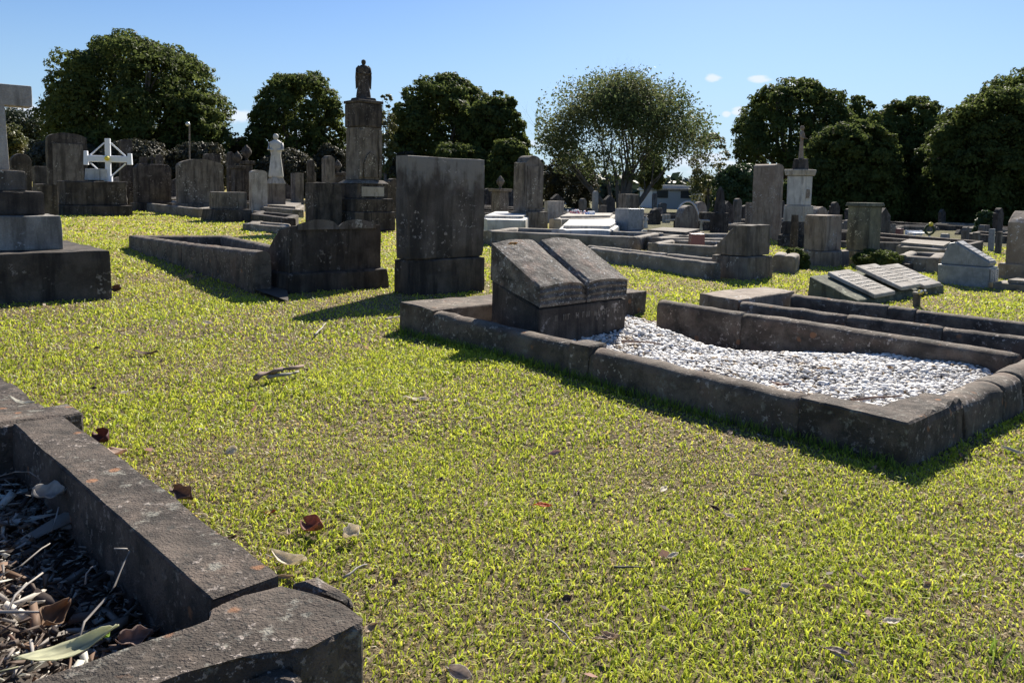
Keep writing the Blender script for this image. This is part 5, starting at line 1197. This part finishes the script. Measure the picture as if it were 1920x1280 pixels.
leaf('bright orange-red leaf in the middle foreground of the lawn', 1018, 948, .034, .013, ORG, .6, 3, 8, .018)
leaf('small pale blade-shaped leaf right of the orange-red one', 1244, 918, .032, .013, PALE, .5, 48, 15, .02)
leaf('little dark red leaf in the lawn, right foreground', 1400, 1068, .02, .009, RED, .4, 5)
leaf('dark upright brown leaf above the cream chip, right foreground', 1406, 1168, .022, .014, BRN, .5, 80, 70, .02)
leaf('cream chip of leaf, lower right foreground', 1672, 1166, .032, .013, PALE, .7, 8, 10, .02)
leaf('curled pale leaf cut by the bottom edge right of the nearest kerb', 866, 1266, .04, .018, (.55, .48, .43), 1.4, -35, 35, .02)
leaf('pale narrow leaf lying in mid lawn below the fallen bark', 782, 748, .075, .022, PALE, .4, 3, 4, .018)
leaf('pinkish leaf chip in mid lawn left of the gravel plot', 1040, 850, .032, .017, (.6, .42, .36), .6, 10, 20, .018)
leaf('pale pink leaf chip standing in mid lawn nearer the gravel plot kerb', 968, 740, .028, .016, (.6, .42, .38), .5, 70, 55, .018)
leaf('whitish leaf scrap in the lawn far left centre', 390, 606, .04, .022, PALE, .7, 5, 20, .018)
leaf('tan leaf standing up in the lawn near the left plot kerb', 357, 520, .06, .03, TAN, .8, -20, 45, .025)
leaf('brown leaf leaning on the bottom step of the stepped cross', 222, 542, .08, .05, BRN, .8, -30, 50, .03)
leaf('flat dark brown leaf left of centre in the lawn', 272, 662, .09, .024, (.24, .17, .13), .6, 4, 5, .02)
leaf('tiny white leaf right edge of the lawn', 1912, 1042, .02, .012, PALE, .5, 20, 10, .02)
leaf('brown leaf by the right-hand bottom of the lawn', 1570, 1222, .035, .012, (.4, .32, .27), .6, -40, 10, .02)
leaf('small brown upright leaf near the nearest kerb corner', 738, 1092, .02, .013, BRN, .5, 80, 70, .02)
leaf('pale dry leaf beside the gravel kerb at the right edge', 1898, 846, .055, .016, (.5, .48, .42), .7, -25, 10, .02)
leaf('small pale leaf in the grass left of the head kerb of the gravel plot', 862, 560, .06, .012, PALE, .5, -10, 4, .02)
for i in range(105):
    px, py = random.uniform(120, 1850), 600+600*random.random()**1.6
    q_ = G(px, py, 0)
    if any(bool(inside(poly, q_.x, q_.y, .02)) for poly in CLEAR): continue
    c0 = random.choice([TAN, PALE, PALE, TAN, BRN, (.34, .2, .14), (.6, .42, .34), (.24, .17, .13)]); kind_ = {TAN: 'tan', PALE: 'pale', BRN: 'dark brown', (.34, .2, .14): 'brown', (.6, .42, .34): 'pinkish', (.24, .17, .13): 'dull brown'}[c0]
    leaf('small %s dry leaf scrap lying loose in the lawn' % kind_, px, py, random.uniform(.014, .03), random.uniform(.007, .014), c0, random.uniform(.4, 1.2), random.uniform(-90, 90), random.uniform(0, 50), .016, group='small %s leaf scraps on the lawn' % kind_)
k_ = 0                                          # small unnamed scraps, scattered
sx_, sy_ = rng.uniform(-3.0, 3.2, 1500), rng.uniform(1.0, 7.5, 1500); cut = np.zeros(1500, bool)
for poly in CLEAR: cut |= inside(poly, sx_, sy_)
sx_, sy_ = sx_[~cut], sy_[~cut]; n = len(sx_)
cen = np.stack([sx_, sy_, gzn(sx_, sy_)+.012], -1); v, f = leaf_quads(cen, np.tile([0, 0, 1.0], (n, 1)), rng.lognormal(math.log(.007), .45, n), .45)
pc_ = np.array([[.4, .3, .22], [.2, .13, .1], [.6, .52, .42], [.12, .09, .07], [.45, .25, .2]])[rng.integers(0, 5, n)]
o = fast_mesh('leaf_scraps', v, f, M['deadleaf'], np.repeat(pc_, 4, 0), quads=True); tag(o, 'tiny scraps of dry leaf strewn through the lawn', 'leaf litter', kind='stuff')
# fallen bark / stick in the lawn
def stick(label, a, b_, r0, mat='twig', z=.015, name='stick', group=None, bend=.0, kids=0, bark=False):
    p, q = G(*a, z), G(*b_, z); t_ = thing(name, label, 'stick', (p.x, p.y, gz(p.x, p.y)+z), 0, group); d = q-p
    bm = bmesh.new(); pts = [Vector((0, 0, 0))+d*f+Vector((random.uniform(-1, 1)*r0, random.uniform(-1, 1)*r0, bend*math.sin(math.pi*f))) for f in np.linspace(0, 1, 7)]
    add_tube(bm, pts, [r0*(1-.5*f) for f in np.linspace(0, 1, 7)], 7)
    o = bm_obj('stem', bm, M[mat], t_, True)
    for _ in range(kids):
        bm = bmesh.new(); f = random.uniform(.3, .8); s = d*f; e = s+Vector((random.uniform(-.05, .05), random.uniform(-.03, .05), random.uniform(.0, .02))); add_tube(bm, [s, s.lerp(e, .5), e], [r0*.5, r0*.35, r0*.15], 5); bm_obj('side_twig', bm, M[mat], t_, True)
    return t_
M['barkpiece'] = plain('reddish_bark', (.22, .15, .12), .85, var=.4, scale=60)
stick('broken grey-brown length of branch with pinkish end lying in the lawn, centre left', (476, 708), (572, 688), .013, 'barkpiece', .028, bend=.01, kids=2)
stick('second shorter split of branch alongside the broken length in the lawn', (505, 706), (560, 698), .009, 'twig', .02, kids=0)
stick('short twig on the grass right of the nearest kerb corner', (645, 1082), (690, 1058), .003, 'twig', .02, bend=.004)
stick('thin curved twig low in the middle foreground', (1025, 1160), (1078, 1212), .0022, 'twig', .018, bend=.006)
stick('dark little twig near the bright orange-red leaf, on its right', (1150, 1062), (1202, 1064), .003, 'bark', .018)
stick('thin twig standing by the left of the lawn below the tallest slab', (588, 628), (612, 606), .006, 'twig', .02)
stick('small grey stick on the grass at the left corner of the gravel plot', (722, 598), (750, 594), .006, 'twig', .02)
stick('two-tone twig on the lawn far right under the gravel plot kerb', (1560, 1222), (1600, 1246), .0028, 'twig', .018)

# ---------------------------------------------------------------- litter inside the nearest plot
n = 14000
u = rng.uniform(-FL-.0, .0, n); w_ = rng.uniform(.1, 1.1, n); X_ = FB.x+FU.x*u-FW.x*w_; Y_ = FB.y+FU.y*u-FW.y*w_
def litz(w_): return .035+.06*sstep(w_, .12, .5)
zz = SLOPE*60*np.tanh(X_/60)+litz(w_)+rng.uniform(-.012, .028, n)
L_ = rng.lognormal(math.log(.015), .7, n); wd_ = L_*rng.uniform(.08, .4, n); ah = rng.uniform(0, 2*math.pi, n); el = rng.normal(0, .35, n)
d = np.stack([np.cos(ah)*np.cos(el), np.sin(ah)*np.cos(el), np.sin(el)], -1); s = np.cross(d, rng.normal(0, 1, (n, 3))*np.array([.4, .4, 1])); s /= np.linalg.norm(s, axis=1, keepdims=True); t3 = np.cross(d, s)
C_ = np.stack([X_, Y_, zz], -1); L_, wd_ = L_[:, None], wd_[:, None]; th_ = wd_*.25+.0006
vv = np.stack([C_-d*L_/2-s*wd_/2, C_-d*L_/2+s*wd_/2, C_+d*L_/2+s*wd_*.3, C_+d*L_/2-s*wd_*.3, C_-d*L_*.3+t3*th_+s*0, C_+d*L_*.3+t3*(th_+L_*.08), ], 1)
fq = np.array([[0, 1, 4], [1, 2, 5], [1, 5, 4], [2, 3, 5], [3, 0, 4], [3, 4, 5], [0, 3, 2], [0, 2, 1]])
tr = (fq[None]+(np.arange(n)*6)[:, None, None]).reshape(-1, 3)
pc_ = np.array([[.42, .38, .34], [.24, .19, .16], [.16, .12, .10], [.74, .69, .62], [.32, .22, .16], [.07, .055, .05]])[rng.choice(6, n, p=[.24, .20, .14, .18, .14, .10])]*rng.uniform(.7, 1.2, (n, 1))
o = fast_mesh('bark_litter', vv.reshape(-1, 3), tr, M['deadleaf'], np.repeat(np.clip(pc_, 0, .8), 6, 0)); tag(o, 'dry bark chips, leaf scraps and twigs filling the nearest kerb plot', 'litter', kind='stuff')
us, ws = np.linspace(-FL-.02, .02, 90), np.linspace(.09, 1.12, 70); UU, WW = np.meshgrid(us, ws)
bx = FB.x+FU.x*UU-FW.x*WW; by_ = FB.y+FU.y*UU-FW.y*WW; co = np.stack([bx, by_, SLOPE*60*np.tanh(bx/60)+litz(WW)-.008+rng.uniform(-.006, .006, bx.shape)], -1).reshape(-1, 3); ii = np.arange(6300).reshape(70, 90)
bed = fast_mesh('plot_soil', co, np.stack([ii[:-1, :-1], ii[:-1, 1:], ii[1:, 1:], ii[1:, :-1]], -1).reshape(-1, 4), M['soil'], quads=True); bed['kind'] = 'structure'
def twig(label, pts, r0, z0_=.1):
    P_ = [G(x, y, z) for x, y, z in pts]; o0 = P_[0]; base = gz(o0.x, o0.y)
    bm = bmesh.new(); add_tube(bm, [Vector((p.x-o0.x, p.y-o0.y, z)) for p, (_, _, z) in zip(P_, pts)], [r0*(1-.5*i/len(P_)) for i in range(len(P_))], 7)
    o = bm_obj('twig', bm, M['twig'], None, True); o.location = (o0.x, o0.y, base); tag(o, label, 'twig', 'loose twigs in the nearest kerb plot'); return o
twig('long bent pale twig arching up with a hooked tip inside the nearest plot', [(150, 1195, .1), (158, 1165, .105), (195, 1125, .115), (215, 1098, .13), (232, 1055, .15), (243, 1033, .16), (238, 1028, .162), (214, 1027, .16)], .0022)
twig('thick straight pale twig lying flat from the left edge of the picture', [(-20, 1146, .115), (30, 1148, .118), (84, 1149, .115)], .0026)
twig('pale curved twig slanting from the left edge up to the right in the nearest plot', [(0, 1078, .11), (40, 1060, .115), (78, 1028, .11), (95, 1018, .11)], .0018)
twig('forked-looking pale twig rising left of the long bent one', [(15, 1145, .115), (28, 1115, .12), (50, 1095, .12), (80, 1073, .12)], .0024)
twig('short pale twig standing left of the shadow in the nearest plot', [(160, 1095, .1), (162, 1075, .115), (172, 1063, .125), (180, 1060, .125)], .0018)
twig('thin arched twig near the top of the litter in the nearest plot', [(0, 892, .1), (30, 885, .12), (55, 886, .125), (75, 900, .11)], .0016)
twig('short upright twig by the shadow edge of the nearest plot', [(97, 995, .1), (105, 970, .115), (110, 950, .125)], .0018)
twig('bit of pale twig at the lower left corner of the picture', [(58, 1200, .115), (62, 1230, .115), (60, 1246, .11)], .0026)
leaf('long pale green-grey gum leaf lying on the litter at the nearest kerb', 128, 1216, .10, .026, (.62, .62, .42), .5, 38, 14, .13, name='gum_leaf', group='leaves in the nearest plot')
leaf('small bright green leaf tip at the end of the long pale gum leaf', 196, 1192, .02, .01, (.22, .34, .05), .8, 100, 30, .125, name='gum_leaf', group='leaves in the nearest plot')
leaf('brown curled leaf left of the long pale gum leaf', 96, 1160, .045, .03, (.25, .16, .10), 1.3, 80, 35, .12, name='gum_leaf', group='leaves in the nearest plot', lobes=1)
leaf('pale crumpled leaf by the corner of the nearest plot', 252, 1200, .04, .024, (.30, .22, .19), 1.2, 30, 30, .11, name='gum_leaf', group='leaves in the nearest plot', lobes=2)
leaf('grey-white frilled leaf at the top of the litter in the nearest plot', 92, 930, .05, .035, (.5, .48, .45), 1.2, 20, 25, .125, name='gum_leaf', group='leaves in the nearest plot', lobes=2)
leaf('whitish leaf chip lying on the far end of the nearest plot kerb', 40, 752, .08, .012, (.55, .53, .45), .3, -20, 2, .185, name='gum_leaf', group='leaves in the nearest plot')
# things lying on the gravel
stick('brown strip of bark on the white gravel beside the open book stone', (1165, 640), (1240, 646), .006, 'barkpiece', .10, bend=.004)
stick('short brown stick along the front kerb on the white gravel', (1600, 748), (1690, 744), .006, 'barkpiece', .09)
leaf('small tan leaf on the white gravel in the middle of the plot', 1545, 692, .05, .02, (.4, .28, .16), .6, 5, 5, .10, group='leaves on the gravel')
leaf('small tan leaf on the white gravel near the foot kerb', 1668, 690, .03, .02, (.4, .28, .16), .6, 50, 15, .10, group='leaves on the gravel')
leaf('brown leaf on the gravel by the near kerb', 1460, 720, .06, .018, (.3, .17, .13), .5, -10, 5, .09, group='leaves on the gravel')
leaf('yellow-brown leaf on top of the open book stone', 962, 458, .04, .022, (.5, .3, .1), .5, 5, 28, .535, group='leaves on the gravel', zoff=None)
